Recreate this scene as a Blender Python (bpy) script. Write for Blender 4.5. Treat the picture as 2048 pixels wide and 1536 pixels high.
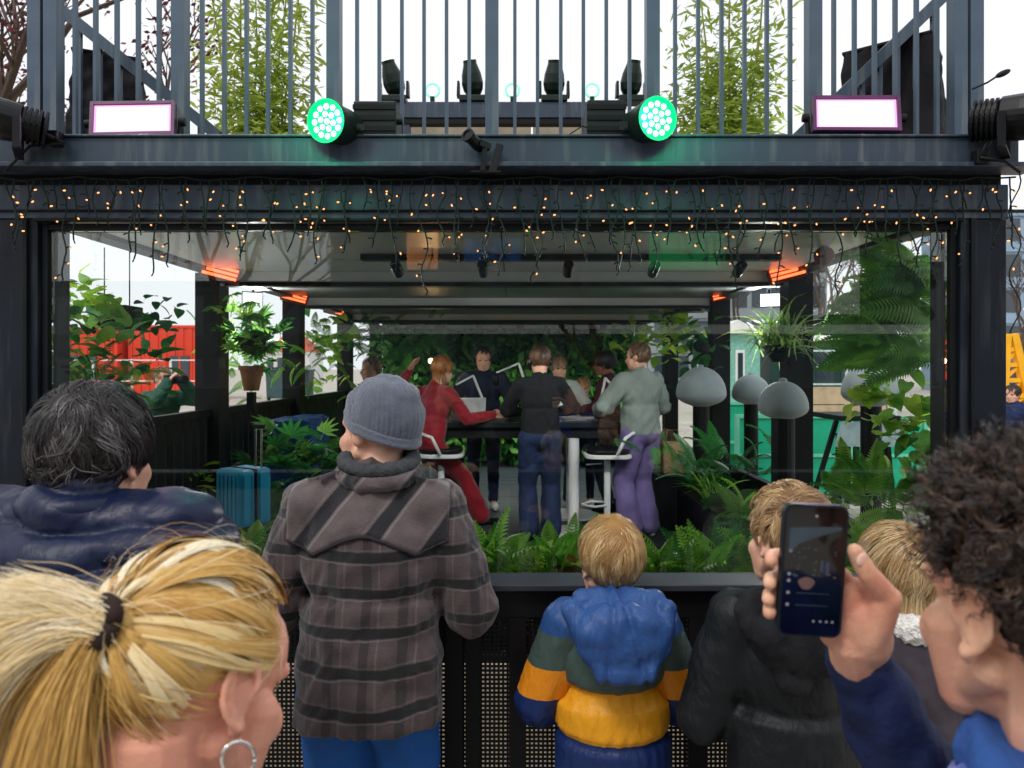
import bpy, math, random
import numpy as np
from mathutils import Vector, Matrix, Euler
from mathutils.bvhtree import BVHTree
for o in list(bpy.data.objects): bpy.data.objects.remove(o)
sc = bpy.context.scene
C = sc.collection
R = math.radians
# ---------------------------------------------------------------- camera
F = 1400.0; CZ = 1.7                      # focal length in photo pixels, eye height
cam = bpy.data.cameras.new('camera'); camo = bpy.data.objects.new('camera', cam); C.objects.link(camo)
camo.location = (0, 0, CZ); camo.rotation_euler = (R(90), 0, 0)
cam.sensor_width = 36; cam.lens = 36 * F / 2048; cam.shift_y = -33 / 2048
cam.clip_start = .05; cam.clip_end = 2000
cam.dof.use_dof = True; cam.dof.focus_distance = 2.6; cam.dof.aperture_fstop = 5.6
sc.camera = camo
# ---------------------------------------------------------------- sky, sun, exposure (bright overcast)
w = bpy.data.worlds.new('World'); sc.world = w; w.use_nodes = True
nt = w.node_tree; nt.nodes.clear()
sky = nt.nodes.new('ShaderNodeTexSky'); sky.sky_type = 'NISHITA'; sky.sun_disc = False
sky.sun_elevation = R(52); sky.sun_rotation = R(205); sky.dust_density = 4; sky.air_density = 1.2
sm = nt.nodes.new('ShaderNodeVectorMath'); sm.operation = 'SCALE'; sm.inputs['Scale'].default_value = .09
mx = nt.nodes.new('ShaderNodeMix'); mx.data_type = 'RGBA'; mx.inputs['Factor'].default_value = .85
mx.inputs['B'].default_value = (1.0, 1.02, 1.06, 1)
bg = nt.nodes.new('ShaderNodeBackground'); bg.inputs['Strength'].default_value = 1.05
wo = nt.nodes.new('ShaderNodeOutputWorld')
nt.links.new(sky.outputs[0], sm.inputs[0]); nt.links.new(sm.outputs[0], mx.inputs['A'])
nt.links.new(mx.outputs['Result'], bg.inputs['Color']); nt.links.new(bg.outputs[0], wo.inputs['Surface'])
sl = bpy.data.lights.new('sun', 'SUN'); sl.energy = 1.5; sl.angle = R(14); sl.color = (1, .96, .9)
slo = bpy.data.objects.new('sun', sl); C.objects.link(slo)
_d = Vector((.42, .62, -1.05)).normalized()          # light travels this way: from behind-left of the camera, high
slo.rotation_euler = _d.to_track_quat('-Z', 'Y').to_euler()
sc.view_settings.view_transform = 'Standard'; sc.view_settings.look = 'None'
sc.view_settings.exposure = 0.15; sc.view_settings.gamma = 1
sc.view_settings.use_curve_mapping = False
cy = sc.cycles
cy.use_denoising = True; cy.max_bounces = 7; cy.diffuse_bounces = 3; cy.glossy_bounces = 3
cy.transparent_max_bounces = 24; cy.transmission_bounces = 6
cy.caustics_reflective = False; cy.caustics_refractive = False; cy.sample_clamp_indirect = 6

# ---------------------------------------------------------------- helpers
def P(px, py, D):
    return Vector(((px - 1024) / F * D, D, CZ - (py - 735) / F * D))
def S(h):
    h = h.lstrip('#'); c = [int(h[i:i + 2], 16) / 255 for i in (0, 2, 4)]
    return tuple(x / 12.92 if x <= .04045 else ((x + .055) / 1.055) ** 2.4 for x in c)
rng = np.random.default_rng(7); rnd = random.Random(11)
ORG = {}
def mat(name, col, rough=.6, metal=0., var=.2, vs=9., bump=0., bs=80., spec=.28, em=None, es=0., sss=0., coat=0., sheen=0., wr=0., ws=11.):
    m = bpy.data.materials.new(name); m.use_nodes = True
    n = m.node_tree.nodes; l = m.node_tree.links; b = n['Principled BSDF']
    if isinstance(col, str): col = S(col)
    b.inputs['Base Color'].default_value = (*col, 1); b.inputs['Roughness'].default_value = rough
    b.inputs['Metallic'].default_value = metal; b.inputs['Specular IOR Level'].default_value = spec
    b.inputs['Coat Weight'].default_value = coat; b.inputs['Sheen Weight'].default_value = sheen
    if sss: b.inputs['Subsurface Weight'].default_value = sss; b.inputs['Subsurface Radius'].default_value = (.012, .005, .003); b.inputs['Subsurface Scale'].default_value = 1
    if em: b.inputs['Emission Color'].default_value = (*em, 1); b.inputs['Emission Strength'].default_value = es
    tc = n.new('ShaderNodeTexCoord')
    if var:
        t = n.new('ShaderNodeTexNoise'); t.inputs['Scale'].default_value = vs; t.inputs['Detail'].default_value = 4
        l.new(tc.outputs['Object'], t.inputs['Vector'])
        mr = n.new('ShaderNodeMapRange'); mr.inputs['From Min'].default_value = .3; mr.inputs['From Max'].default_value = .7
        mr.inputs['To Min'].default_value = 1 - var; mr.inputs['To Max'].default_value = 1 + var
        l.new(t.outputs['Fac'], mr.inputs['Value'])
        h = n.new('ShaderNodeVectorMath'); h.operation = 'SCALE'; h.inputs[0].default_value = col
        l.new(mr.outputs[0], h.inputs['Scale']); l.new(h.outputs[0], b.inputs['Base Color'])
        r2 = n.new('ShaderNodeMapRange'); r2.inputs['To Min'].default_value = max(.02, rough - .08); r2.inputs['To Max'].default_value = min(1, rough + .08)
        l.new(t.outputs['Fac'], r2.inputs['Value']); l.new(r2.outputs[0], b.inputs['Roughness'])
    prev = None
    if wr:
        t3 = n.new('ShaderNodeTexNoise'); t3.inputs['Scale'].default_value = ws; t3.inputs['Detail'].default_value = 5; t3.inputs['Distortion'].default_value = 1.6; t3.inputs['Roughness'].default_value = .55
        mp3 = n.new('ShaderNodeMapping'); mp3.inputs['Scale'].default_value = (1, 1, .55); l.new(tc.outputs['Object'], mp3.inputs['Vector']); l.new(mp3.outputs[0], t3.inputs['Vector'])
        b3 = n.new('ShaderNodeBump'); b3.inputs['Strength'].default_value = wr; b3.inputs['Distance'].default_value = .03; l.new(t3.outputs['Fac'], b3.inputs['Height']); l.new(b3.outputs[0], b.inputs['Normal']); prev = b3
    if bump:
        t2 = n.new('ShaderNodeTexNoise'); t2.inputs['Scale'].default_value = bs; t2.inputs['Detail'].default_value = 3
        l.new(tc.outputs['Object'], t2.inputs['Vector'])
        bp = n.new('ShaderNodeBump'); bp.inputs['Strength'].default_value = bump; bp.inputs['Distance'].default_value = .01
        l.new(t2.outputs['Fac'], bp.inputs['Height']); l.new(bp.outputs[0], b.inputs['Normal'])
        if prev: l.new(prev.outputs[0], bp.inputs['Normal'])
    return m
def emat(name, col, s):
    m = bpy.data.materials.new(name); m.use_nodes = True; n = m.node_tree.nodes; n.clear()
    e = n.new('ShaderNodeEmission'); e.inputs['Color'].default_value = (*col, 1); e.inputs['Strength'].default_value = s
    o = n.new('ShaderNodeOutputMaterial'); m.node_tree.links.new(e.outputs[0], o.inputs['Surface']); return m
def link(o, parent=None):
    C.objects.link(o)
    if parent is not None: o.parent = parent; ORG[o.name] = ORG[parent.name]
    return o
def tag(o, label=None, cat=None, group=None, kind=None):
    if label: o['label'] = label
    if cat: o['category'] = cat
    if group: o['group'] = group
    if kind: o['kind'] = kind
    return o
def thing(name, label, cat, loc=(0, 0, 0), group=None):
    o = bpy.data.objects.new(name, None); o.empty_display_size = .1; o.location = loc; C.objects.link(o)
    ORG[o.name] = Vector(loc); return tag(o, label, cat, group)
def mk(name, v, f, m, parent=None, smooth=False, bevel=0, rel=True):
    me = bpy.data.meshes.new(name)
    v = np.asarray(v, dtype=np.float64).reshape(-1, 3)
    if parent is not None and rel: v = v - np.array(ORG[parent.name])
    me.from_pydata(v.tolist(), [], f); me.update()
    if m: me.materials.append(m)
    if smooth: me.shade_smooth()
    o = bpy.data.objects.new(name, me)
    ORG_new = Vector((0, 0, 0))
    link(o, parent)
    if parent is None: ORG[o.name] = ORG_new
    if bevel:
        b = o.modifiers.new('bevel', 'BEVEL'); b.width = bevel; b.segments = 2; b.limit_method = 'ANGLE'
    return o
class MB:
    def __init__(s): s.v = []; s.f = []
    def add(s, v, f):
        n = len(s.v); s.v += [tuple(p) for p in v]; s.f += [tuple(i + n for i in q) for q in f]; return s
    def box(s, c, d, rot=None):
        c = Vector(c); x, y, z = (k / 2 for k in d)
        vs = [Vector((i * x, j * y, k * z)) for k in (-1, 1) for j in (-1, 1) for i in (-1, 1)]
        if rot is not None: vs = [rot @ p for p in vs]
        return s.add([p + c for p in vs], [(0, 2, 3, 1), (4, 5, 7, 6), (0, 1, 5, 4), (2, 6, 7, 3), (0, 4, 6, 2), (1, 3, 7, 5)])
    def b2(s, lo, hi):
        lo = Vector(lo); hi = Vector(hi); return s.box((lo + hi) / 2, hi - lo)
    def bar(s, a, b, wx, wy, up=(0, 0, 1)):
        a = Vector(a); b = Vector(b); z = (b - a).normalized(); u = Vector(up)
        if abs(z.dot(u)) > .95: u = Vector((0, 1, 0))
        x = u.cross(z).normalized(); y = z.cross(x)
        q = [(-1, -1), (1, -1), (1, 1), (-1, 1)]
        vs = [p + x * i * wx / 2 + y * j * wy / 2 for p in (a, b) for i, j in q]
        return s.add(vs, [(3, 2, 1, 0), (4, 5, 6, 7)] + [(i, (i + 1) % 4, 4 + (i + 1) % 4, 4 + i) for i in range(4)])
    def tube(s, pts, r, seg=8, cap=True):
        pts = [Vector(p) for p in pts]; n = len(pts); rs = r if hasattr(r, '__len__') else [r] * n
        t0 = (pts[1] - pts[0]).normalized(); u = t0.orthogonal().normalized(); vs = []
        for i in range(n):
            t = (pts[min(i + 1, n - 1)] - pts[max(i - 1, 0)]).normalized()
            u = (u - t * u.dot(t)).normalized(); w_ = t.cross(u)
            vs += [pts[i] + (u * math.cos(a) + w_ * math.sin(a)) * rs[i] for a in (2 * math.pi * k / seg for k in range(seg))]
        fs = [(i * seg + k, i * seg + (k + 1) % seg, (i + 1) * seg + (k + 1) % seg, (i + 1) * seg + k) for i in range(n - 1) for k in range(seg)]
        if cap: fs += [tuple(range(seg))[::-1], tuple((n - 1) * seg + k for k in range(seg))]
        return s.add(vs, fs)
    def lathe(s, prof, c=(0, 0, 0), axis=(0, 0, 1), seg=20):
        c = Vector(c); z = Vector(axis).normalized(); u = z.orthogonal().normalized(); w_ = z.cross(u); n = len(prof)
        vs = [c + z * h + (u * math.cos(a) + w_ * math.sin(a)) * r for r, h in prof for a in (2 * math.pi * k / seg for k in range(seg))]
        fs = [(i * seg + k, i * seg + (k + 1) % seg, (i + 1) * seg + (k + 1) % seg, (i + 1) * seg + k) for i in range(n - 1) for k in range(seg)]
        fs += [tuple(range(seg))[::-1], tuple((n - 1) * seg + k for k in range(seg))]
        return s.add(vs, fs)
    def ell(s, c, r, rot=None, a=12, b=8):
        v, f = sph(c, r, rot, a, b); return s.add(v, f)
    def prism(s, poly, y0, y1):            # polygon in x,z extruded along y
        n = len(poly)
        return s.add([(x, y0, z) for x, z in poly] + [(x, y1, z) for x, z in poly],
                     [tuple(range(n)), tuple(range(2 * n - 1, n - 1, -1))] + [(i + n, (i + 1) % n + n, (i + 1) % n, i) for i in range(n)])
    def build(s, name, m, parent=None, smooth=False, bevel=0): return mk(name, s.v, s.f, m, parent, smooth, bevel)
def sph(c, r, rot=None, a=16, b=10):
    r = (r, r, r) if not hasattr(r, '__len__') else r
    c = Vector(c); vs = [Vector((0, 0, -r[2]))]
    for i in range(1, b):
        t = -math.pi / 2 + math.pi * i / b
        vs += [Vector((r[0] * math.cos(t) * math.cos(2 * math.pi * k / a), r[1] * math.cos(t) * math.sin(2 * math.pi * k / a), r[2] * math.sin(t))) for k in range(a)]
    vs.append(Vector((0, 0, r[2])))
    if rot is not None: vs = [rot @ p for p in vs]
    vs = [p + c for p in vs]; f = []
    for k in range(a): f.append((0, 1 + (k + 1) % a, 1 + k))
    for i in range(b - 2):
        for k in range(a):
            p = 1 + i * a; f.append((p + k, p + (k + 1) % a, p + a + (k + 1) % a, p + a + k))
    p = 1 + (b - 2) * a
    for k in range(a): f.append((p + k, p + (k + 1) % a, len(vs) - 1))
    return vs, f
def capsule(p0, p1, r0, r1, seg=14, ex=None):
    """tapered round-ended limb; ex=(axis, k) flattens the section along an axis"""
    p0 = Vector(p0); p1 = Vector(p1); d = p1 - p0; L = d.length
    z = d.normalized() if L > 1e-6 else Vector((0, 0, 1)); u = z.orthogonal().normalized(); w_ = z.cross(u); vs = []; rings = []
    for t in (-80, -45, -15): rings.append((r0 * math.cos(R(t)), r0 * math.sin(R(t))))
    for k in (.33, .66): rings.append((r0 + (r1 - r0) * k, L * k))
    for t in (15, 45, 80): rings.append((r1 * math.cos(R(t)), L + r1 * math.sin(R(t))))
    for r, h in rings:
        for k in range(seg):
            a = 2 * math.pi * k / seg; o = (u * math.cos(a) + w_ * math.sin(a)) * r
            vs.append(p0 + z * h + o)
    n = len(rings)
    f = [(i * seg + k, i * seg + (k + 1) % seg, (i + 1) * seg + (k + 1) % seg, (i + 1) * seg + k) for i in range(n - 1) for k in range(seg)]
    f += [tuple(range(seg))[::-1], tuple((n - 1) * seg + k for k in range(seg))]
    return vs, f
def ecyl(c0, c1, r0, r1, seg=24):
    """elliptical drum between two centres, radii (rx,ry)"""
    c0 = Vector(c0); c1 = Vector(c1)
    vs = [c + Vector((r[0] * math.cos(2 * math.pi * k / seg), r[1] * math.sin(2 * math.pi * k / seg), 0)) for c, r in ((c0, r0), (c1, r1)) for k in range(seg)]
    f = [(k, (k + 1) % seg, seg + (k + 1) % seg, seg + k) for k in range(seg)] + [tuple(range(seg))[::-1], tuple(seg + k for k in range(seg))]
    return vs, f
TMP = bpy.data.scenes.new('tmp')
def fuse(name, prims, vox, sm_it, m, parent, T=None, disp=None, smf=.5):
    """fuse overlapping primitives into one continuous skin (voxel remesh + smoothing)"""
    v = []; f = []
    for pv, pf in prims:
        n = len(v); v += [tuple(p) for p in pv]; f += [tuple(i + n for i in q) for q in pf]
    me = bpy.data.meshes.new('t'); me.from_pydata(v, [], f)
    o = bpy.data.objects.new('t', me); TMP.collection.objects.link(o)
    q = o.modifiers.new('r', 'REMESH'); q.mode = 'VOXEL'; q.voxel_size = vox
    if sm_it: k = o.modifiers.new('s', 'SMOOTH'); k.factor = smf; k.iterations = sm_it
    vl = TMP.view_layers[0]; vl.update(); dg = vl.depsgraph
    nm = bpy.data.meshes.new_from_object(o.evaluated_get(dg), depsgraph=dg)
    bpy.data.objects.remove(o); bpy.data.meshes.remove(me)
    n = len(nm.vertices); co = np.empty(n * 3); nm.vertices.foreach_get('co', co); co = co.reshape(-1, 3)
    if disp is not None:
        no = np.empty(n * 3); nm.vertex_normals.foreach_get('vector', no); no = no.reshape(-1, 3)
        d = disp(co, no); co = co + (no * d[:, None] if d.ndim == 1 else d)
    if T is not None:
        A = np.array(T); co = co @ A[:3, :3].T + A[:3, 3]
    if parent is not None: co = co - np.array(ORG[parent.name])
    nm.vertices.foreach_set('co', co.ravel()); nm.update(); nm.shade_smooth()
    nm.name = name; nm.materials.clear(); nm.materials.append(m)
    o = bpy.data.objects.new(name, nm); link(o, parent)
    if parent is None: ORG[o.name] = Vector((0, 0, 0))
    return o
_ng = np.random.default_rng(3); _W = _ng.normal(size=(24, 3)); _W /= np.linalg.norm(_W, axis=1)[:, None]; _PH = _ng.uniform(0, 6.28, 24)
def wob(co, freq, seed=0, k=6):
    """cheap smooth pseudo-noise, about -1..1"""
    s = np.zeros(len(co))
    for i in range(k):
        j = (seed * 5 + i * 7) % 24; s += np.sin(co @ _W[j] * freq * (1 + .37 * i) * 6.28 + _PH[(j + seed) % 24] + 1.7 * np.sin(co @ _W[(j + 3) % 24] * freq * 4))
    return s / k * 1.6
def inst(name, me, parent, M4):
    o = bpy.data.objects.new(name, me); link(o, parent)
    o.matrix_basis = Matrix.Translation(-ORG[parent.name]) @ M4; return o
def copy_tree(o, loc=None, label=None, parent=None):
    c = o.copy(); C.objects.link(c)
    if parent is not None: c.parent = parent
    if loc is not None: c.location = loc
    ORG[c.name] = Vector(c.location) if parent is None else ORG[parent.name]
    if label: c['label'] = label
    for ch in o.children: copy_tree(ch, None, None, c)
    return c
def text(name, s, size, M4, m, parent, ext=.001):
    cu = bpy.data.curves.new(name, 'FONT'); cu.body = s; cu.size = size; cu.align_x = 'CENTER'; cu.align_y = 'CENTER'; cu.extrude = ext
    o = bpy.data.objects.new(name, cu); TMP.collection.objects.link(o); vl = TMP.view_layers[0]; vl.update(); dg = vl.depsgraph
    me = bpy.data.meshes.new_from_object(o.evaluated_get(dg), depsgraph=dg); bpy.data.objects.remove(o)
    me.materials.clear(); me.materials.append(m); return inst(name, me, parent, M4)
# ---------------------------------------------------------------- materials
m_steel = mat('dark_steel', '#151b25', .42, 0, .3, 3, .08, 60, spec=.22)
m_beam = mat('slate_steel', '#3a4554', .4, .05, .18, 2.5, .08, 60, spec=.3)
m_black = mat('black_paint', '#0e1014', .5, 0, .25, 6, .05, 90, spec=.2)
m_blackgloss = mat('black_plastic', '#0d0e11', .3, 0, .2, 8)
m_rubber = mat('black_rubber', '#0b0b0d', .6, 0, .2, 10)
m_cloth = mat('black_cover_cloth', '#15131a', .8, 0, .3, 5, .4, 30)
m_galv = mat('galvanised_rail', '#4c5a69', .36, .25, .15, 6, .05, 120)
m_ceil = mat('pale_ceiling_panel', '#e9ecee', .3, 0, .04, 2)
m_ceild = mat('painted_dim_ceiling_panel', '#3f4644', .35, 0, .1, 2)  # colour darkened to imitate the dark reflections over the rear ceiling
m_deck = mat('dark_decking', '#2b3136', .6, 0, .3, 14, .15, 60)
m_white = mat('white_enamel', '#dfe1e2', .35, 0, .05, 4)
m_beige = mat('beige_stone', '#a89a86', .75, 0, .15, 6, .2, 70)
m_warm = emat('warm_bulb', (1, .36, .12), 2.3)
m_wire = mat('dark_green_wire', '#10201c', .6, 0, .2, 30)
def streak(m, amt=.35):
    n = m.node_tree.nodes; l = m.node_tree.links; b = n['Principled BSDF']; src = b.inputs['Base Color'].links[0].from_socket
    tc = n.new('ShaderNodeTexCoord'); mp = n.new('ShaderNodeMapping'); mp.inputs['Scale'].default_value = (14, 14, 1.2); t = n.new('ShaderNodeTexNoise'); t.inputs['Scale'].default_value = 1.6; t.inputs['Detail'].default_value = 6
    l.new(tc.outputs['Object'], mp.inputs['Vector']); l.new(mp.outputs[0], t.inputs['Vector']); r = n.new('ShaderNodeMapRange'); r.inputs['From Min'].default_value = .52; r.inputs['From Max'].default_value = .75; r.inputs['To Max'].default_value = amt; l.new(t.outputs['Fac'], r.inputs['Value'])
    x = n.new('ShaderNodeMix'); x.data_type = 'RGBA'; l.new(r.outputs[0], x.inputs['Factor']); l.new(src, x.inputs['A']); x.inputs['B'].default_value = (*S('#8d8f8c'), 1); l.new(x.outputs['Result'], b.inputs['Base Color'])
streak(m_steel, .1); streak(m_beam, .3); streak(m_galv, .4)
# glass: clear with a Fresnel mirror on both faces
def glass(name, tint=(.97, .99, .985), ior=1.56):
    m = bpy.data.materials.new(name); m.use_nodes = True; n = m.node_tree.nodes; l = m.node_tree.links; n.clear()
    t = n.new('ShaderNodeBsdfTransparent'); t.inputs['Color'].default_value = (*tint, 1)
    g = n.new('ShaderNodeBsdfGlossy'); g.inputs['Roughness'].default_value = .0; g.inputs['Color'].default_value = (.95, 1, 1, 1)
    fr = n.new('ShaderNodeFresnel'); fr.inputs['IOR'].default_value = ior
    x = n.new('ShaderNodeMixShader'); o = n.new('ShaderNodeOutputMaterial')
    l.new(fr.outputs[0], x.inputs[0]); l.new(t.outputs[0], x.inputs[1]); l.new(g.outputs[0], x.inputs[2]); l.new(x.outputs[0], o.inputs['Surface']); return m
m_glass = glass('pane_glass')
# ---------------------------------------------------------------- ground
def paving():
    m = mat('pale_paving', '#b9b2a8', .85, 0, .15, 1.2, .2, 40); n = m.node_tree.nodes; l = m.node_tree.links; b = n['Principled BSDF']
    src = b.inputs['Base Color'].links[0].from_socket
    br = n.new('ShaderNodeTexBrick'); br.inputs['Scale'].default_value = 1; br.inputs['Mortar Size'].default_value = .012
    br.inputs['Color1'].default_value = (1, 1, 1, 1); br.inputs['Color2'].default_value = (.86, .85, .84, 1); br.inputs['Mortar'].default_value = (.45, .43, .4, 1)
    br.inputs['Brick Width'].default_value = .6; br.inputs['Row Height'].default_value = .3
    tc = n.new('ShaderNodeTexCoord'); l.new(tc.outputs['Object'], br.inputs['Vector'])
    mu = n.new('ShaderNodeMix'); mu.data_type = 'RGBA'; mu.blend_type = 'MULTIPLY'; mu.inputs['Factor'].default_value = 1
    l.new(src, mu.inputs['A']); l.new(br.outputs['Color'], mu.inputs['B']); l.new(mu.outputs['Result'], b.inputs['Base Color']); return m
g = MB(); N = 24
g.add([(-400 + 800 * i / N, -200 + 800 * j / N, 0) for j in range(N + 1) for i in range(N + 1)],
      [(j * (N + 1) + i, j * (N + 1) + i + 1, (j + 1) * (N + 1) + i + 1, (j + 1) * (N + 1) + i) for j in range(N) for i in range(N)])
tag(g.build('ground', paving()), 'pale paved square around the glass studio', kind='structure')
# ---------------------------------------------------------------- the studio pavilion
XL, XR = -2.02, 1.91          # clear opening
pav = thing('studio_pavilion', 'black steel studio pavilion with a big glass front and roof terrace', 'pavilion', (-.05, 3, 0))
def pb(name, m, *boxes, parent=pav, bevel=.003):
    q = MB()
    for lo, hi in boxes: q.b2(lo, hi)
    return q.build(name, m, parent, bevel=bevel)
# corner posts of the front with their reveal lips
for x0, x1, s in ((XL - .22, XL, 1), (XR, XR + .195, -1)):
    pb('post', m_steel, ((x0, 2.98, 0), (x1, 3.2, 2.331)))
    lx = x1 - .035 if s == 1 else x0 + .035
    pb('post_lip', m_black, ((min(lx, lx - s * .02), 2.962, .0), (max(lx, lx - s * .02), 2.979, 2.331)))
Yp = [4.95, 6.8, 8.9, 10.9]
for y in Yp:
    for x in (XL - .1, XR + .1): pb('post', m_black, ((x - .085, y - .085, 0), (x + .085, y + .085, 2.36)))
# fascia, roof edge channel
pb('fascia_beam', m_beam, ((XL - .25, 2.975, 2.334), (XR + .2, 3.2, 2.478)))
pb('fascia_trim', m_black, ((XL - .2, 2.962, 2.362), (XR + .19, 2.973, 2.370)), ((XL - .005, 2.955, 2.318), (XR + .005, 2.973, 2.333)))
pb('shadow_gap', m_black, ((XL - .28, 2.99, 2.48), (XR + .18, 3.15, 2.53)))
pb('roof_edge_channel', m_beam, ((XL - .3, 2.90, 2.545), (XR + .19, 2.925, 2.652)))
pb('channel_flange', m_beam, ((XL - .34, 2.86, 2.523), (XR + .27, 3.0, 2.542)))
pb('channel_flange', m_beam, ((XL - .3, 2.888, 2.654), (XR + .19, 3.05, 2.664)))
pb('roof_slab', m_black, ((XL - .25, 3.21, 2.42), (XR + .2, 11.1, 2.64)))
# window frame + pane
pb('window_frame', m_black, ((XL + .002, 3.0, .44), (XL + .03, 3.06, 2.317)), ((XR - .03, 3.0, .44), (XR - .002, 3.06, 2.317)),
   ((XL + .032, 3.0, 2.29), (XR - .032, 3.06, 2.317)), ((XL + .032, 3.0, .44), (XR - .032, 3.06, .47)))
pane = pb('glass_pane', m_glass, ((XL + .031, 3.025, .471), (XR - .031, 3.035, 2.289)), bevel=0); pane['label'] = 'large clear front window pane with faint reflections'
pb('plinth', m_beige, ((XL + .002, 2.99, 0), (XR - .002, 3.12, .43)))
# ceiling panels and ribs
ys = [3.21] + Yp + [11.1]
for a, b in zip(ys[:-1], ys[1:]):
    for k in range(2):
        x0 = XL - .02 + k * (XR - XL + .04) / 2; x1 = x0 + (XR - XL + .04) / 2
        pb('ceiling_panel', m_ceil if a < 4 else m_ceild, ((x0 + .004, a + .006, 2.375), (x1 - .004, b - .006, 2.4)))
for y in Yp:
    pb('ceiling_rib', m_white, ((XL, y - .03, 2.30), (XR, y + .03, 2.374)))
    pb('rib_channel', m_black, ((XL + .01, y - .05, 2.27), (XR - .01, y + .05, 2.299)))
for x in (XL - .1, XR + .1): pb('side_beam', m_black, ((x - .06, 3.21, 2.36), (x + .06, 10.9, 2.419)))
# deck floor of planks
fl = pb('floor', m_black, ((XL, 3.13, .05), (XR, 11, .17)))
pl = None; y = 3.6; i = 0
while y < 11:
    q = MB().box((0, 0, 0), (XR - XL - .02, .138, .028)); 
    if pl is None: pl = q.build('plank', m_deck, fl).data; bpy.data.objects.remove([o for o in fl.children][0]); 
    inst('plank', pl, fl, Matrix.Translation(((XL + XR) / 2 , y, .186 + rnd.uniform(-.001, .001))) @ Matrix.Rotation(rnd.choice((0, math.pi)), 4, 'Z')); y += .144
# plank mesh was centred on the pavilion origin; undo that offset
pl.transform(Matrix.Translation(ORG[pav.name]))
# left slatted side wall up to 1.4 m, low right one
def side(x, ztop, y0, y1):
    pr = pb('side_parapet', m_black, ((x - .03, y0, ztop - .05), (x + .03, y1, ztop)))
    sm_ = MB().box((0, 0, 0), (.022, .085, 1)).build('slat', m_black, pr); me = sm_.data; me.transform(Matrix.Translation(ORG[pav.name])); bpy.data.objects.remove(sm_)
    y = y0 + .06
    while y < y1:
        inst('slat', me, pr, Matrix.Translation((x, y, (ztop - .06) / 2 + .08)) @ Matrix.Diagonal((1, 1, ztop - .2, 1))); y += .112
side(XL - .1, 1.41, 3.25, 10.8); side(XR + .1, .8, 3.25, 10.8)
# back wall
pb('back_wall', m_black, ((XL, 10.95, .17), (XR, 11.05, 2.37)))
# roof railing
gal = thing('roof_railing', 'grey steel balustrade with thin upright bars on the studio roof', 'railing', (0, 3.12, 2.66))
def upx(px): return (px - 1024) / F * 3.12
pm = MB().b2((-.029, -.03, 0), (.029, .03, 1.1)).build('post', m_galv, gal); pmd = pm.data; bpy.data.objects.remove(pm); pmd.transform(Matrix.Translation(ORG[gal.name]))
bm_ = MB().b2((-.0075, -.01, .05), (.0075, .01, 1.1)).build('baluster', m_galv, gal); bmd = bm_.data; bpy.data.objects.remove(bm_); bmd.transform(Matrix.Translation(ORG[gal.name]))
posts = [76, 108, 361, 669, 984, 1304, 1626, 1914, 1946]
for px in posts: inst('post', pmd, gal, Matrix.Translation((upx(px), 3.12, 2.664)))
for a, b in zip(posts[1:-1], posts[2:]):
    n = round((b - a) / 43)
    if n < 3: continue
    for k in range(1, n): inst('baluster', bmd, gal, Matrix.Translation((upx(a + (b - a) * k / n) + rnd.uniform(-.002, .002), 3.12, 2.664)))
MB().b2((upx(40), 3.09, 3.766), (upx(1980), 3.15, 3.81)).build('top_rail', m_galv, gal)
MB().b2((upx(60), 3.105, 2.69), (upx(1960), 3.135, 2.71)).build('bottom_rail', m_galv, gal)
# stair handrails behind it
for nm, (a, b, D), lab in (('stair_railing', ((80, -15), (440, 275), 3.5), 'sloping stair handrail with uprights behind the left black covered speaker'),
                          ('stair_railing', ((1900, -20), (1585, 285), 3.5), 'sloping stair handrail with uprights behind the right black covered speaker')):
    A = P(*a, D); B = P(*b, D); t = thing(nm, lab, 'handrail', (A.x, D, 2.65), 'stair handrails on the roof')
    MB().bar(A, B, .055, .055).build('handrail', m_galv, t)
    for k in range(1, 9):
        p = A.lerp(B, k / 9); MB().b2((p.x - .009, D - .009, 2.65), (p.x + .009, D + .009, p.z - .02)).build('upright', m_galv, t)
# ---------------------------------------------------------------- lamps and gear on the roof edge
m_pink = emat('pink_white_led', (1, .8, .97), 1.15)
m_pinkrim = emat('pink_lens_rim', (1, .42, .85), 1.3)
m_greenled = emat('green_white_led', (.5, 1, .72), 4)
m_lensrim = mat('green_lit_reflector', '#0f7a48', .25, .2, .1, 8, em=(.0, .6, .2), es=.9)
m_can = mat('lamp_housing', '#15241f', .4, .1, .2, 9)
m_heat = emat('glowing_heater_tube', (1, .13, .04), 3.2)
m_heatbox = mat('heater_housing', '#6d2119', .4, .2, .2, 8)
def lamp(name, kind, loc, col, power, parent, rot=None, size=.1, spot=None):
    L = bpy.data.lights.new(name, kind); L.energy = power; L.color = col
    if kind == 'AREA': L.size = size
    else: L.shadow_soft_size = size
    if spot: L.spot_size = R(spot); L.spot_blend = .6
    o = bpy.data.objects.new(name, L); C.objects.link(o); o.parent = parent; o.location = Vector(loc) - ORG[parent.name]
    if rot is not None: o.rotation_euler = rot
    return o
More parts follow.
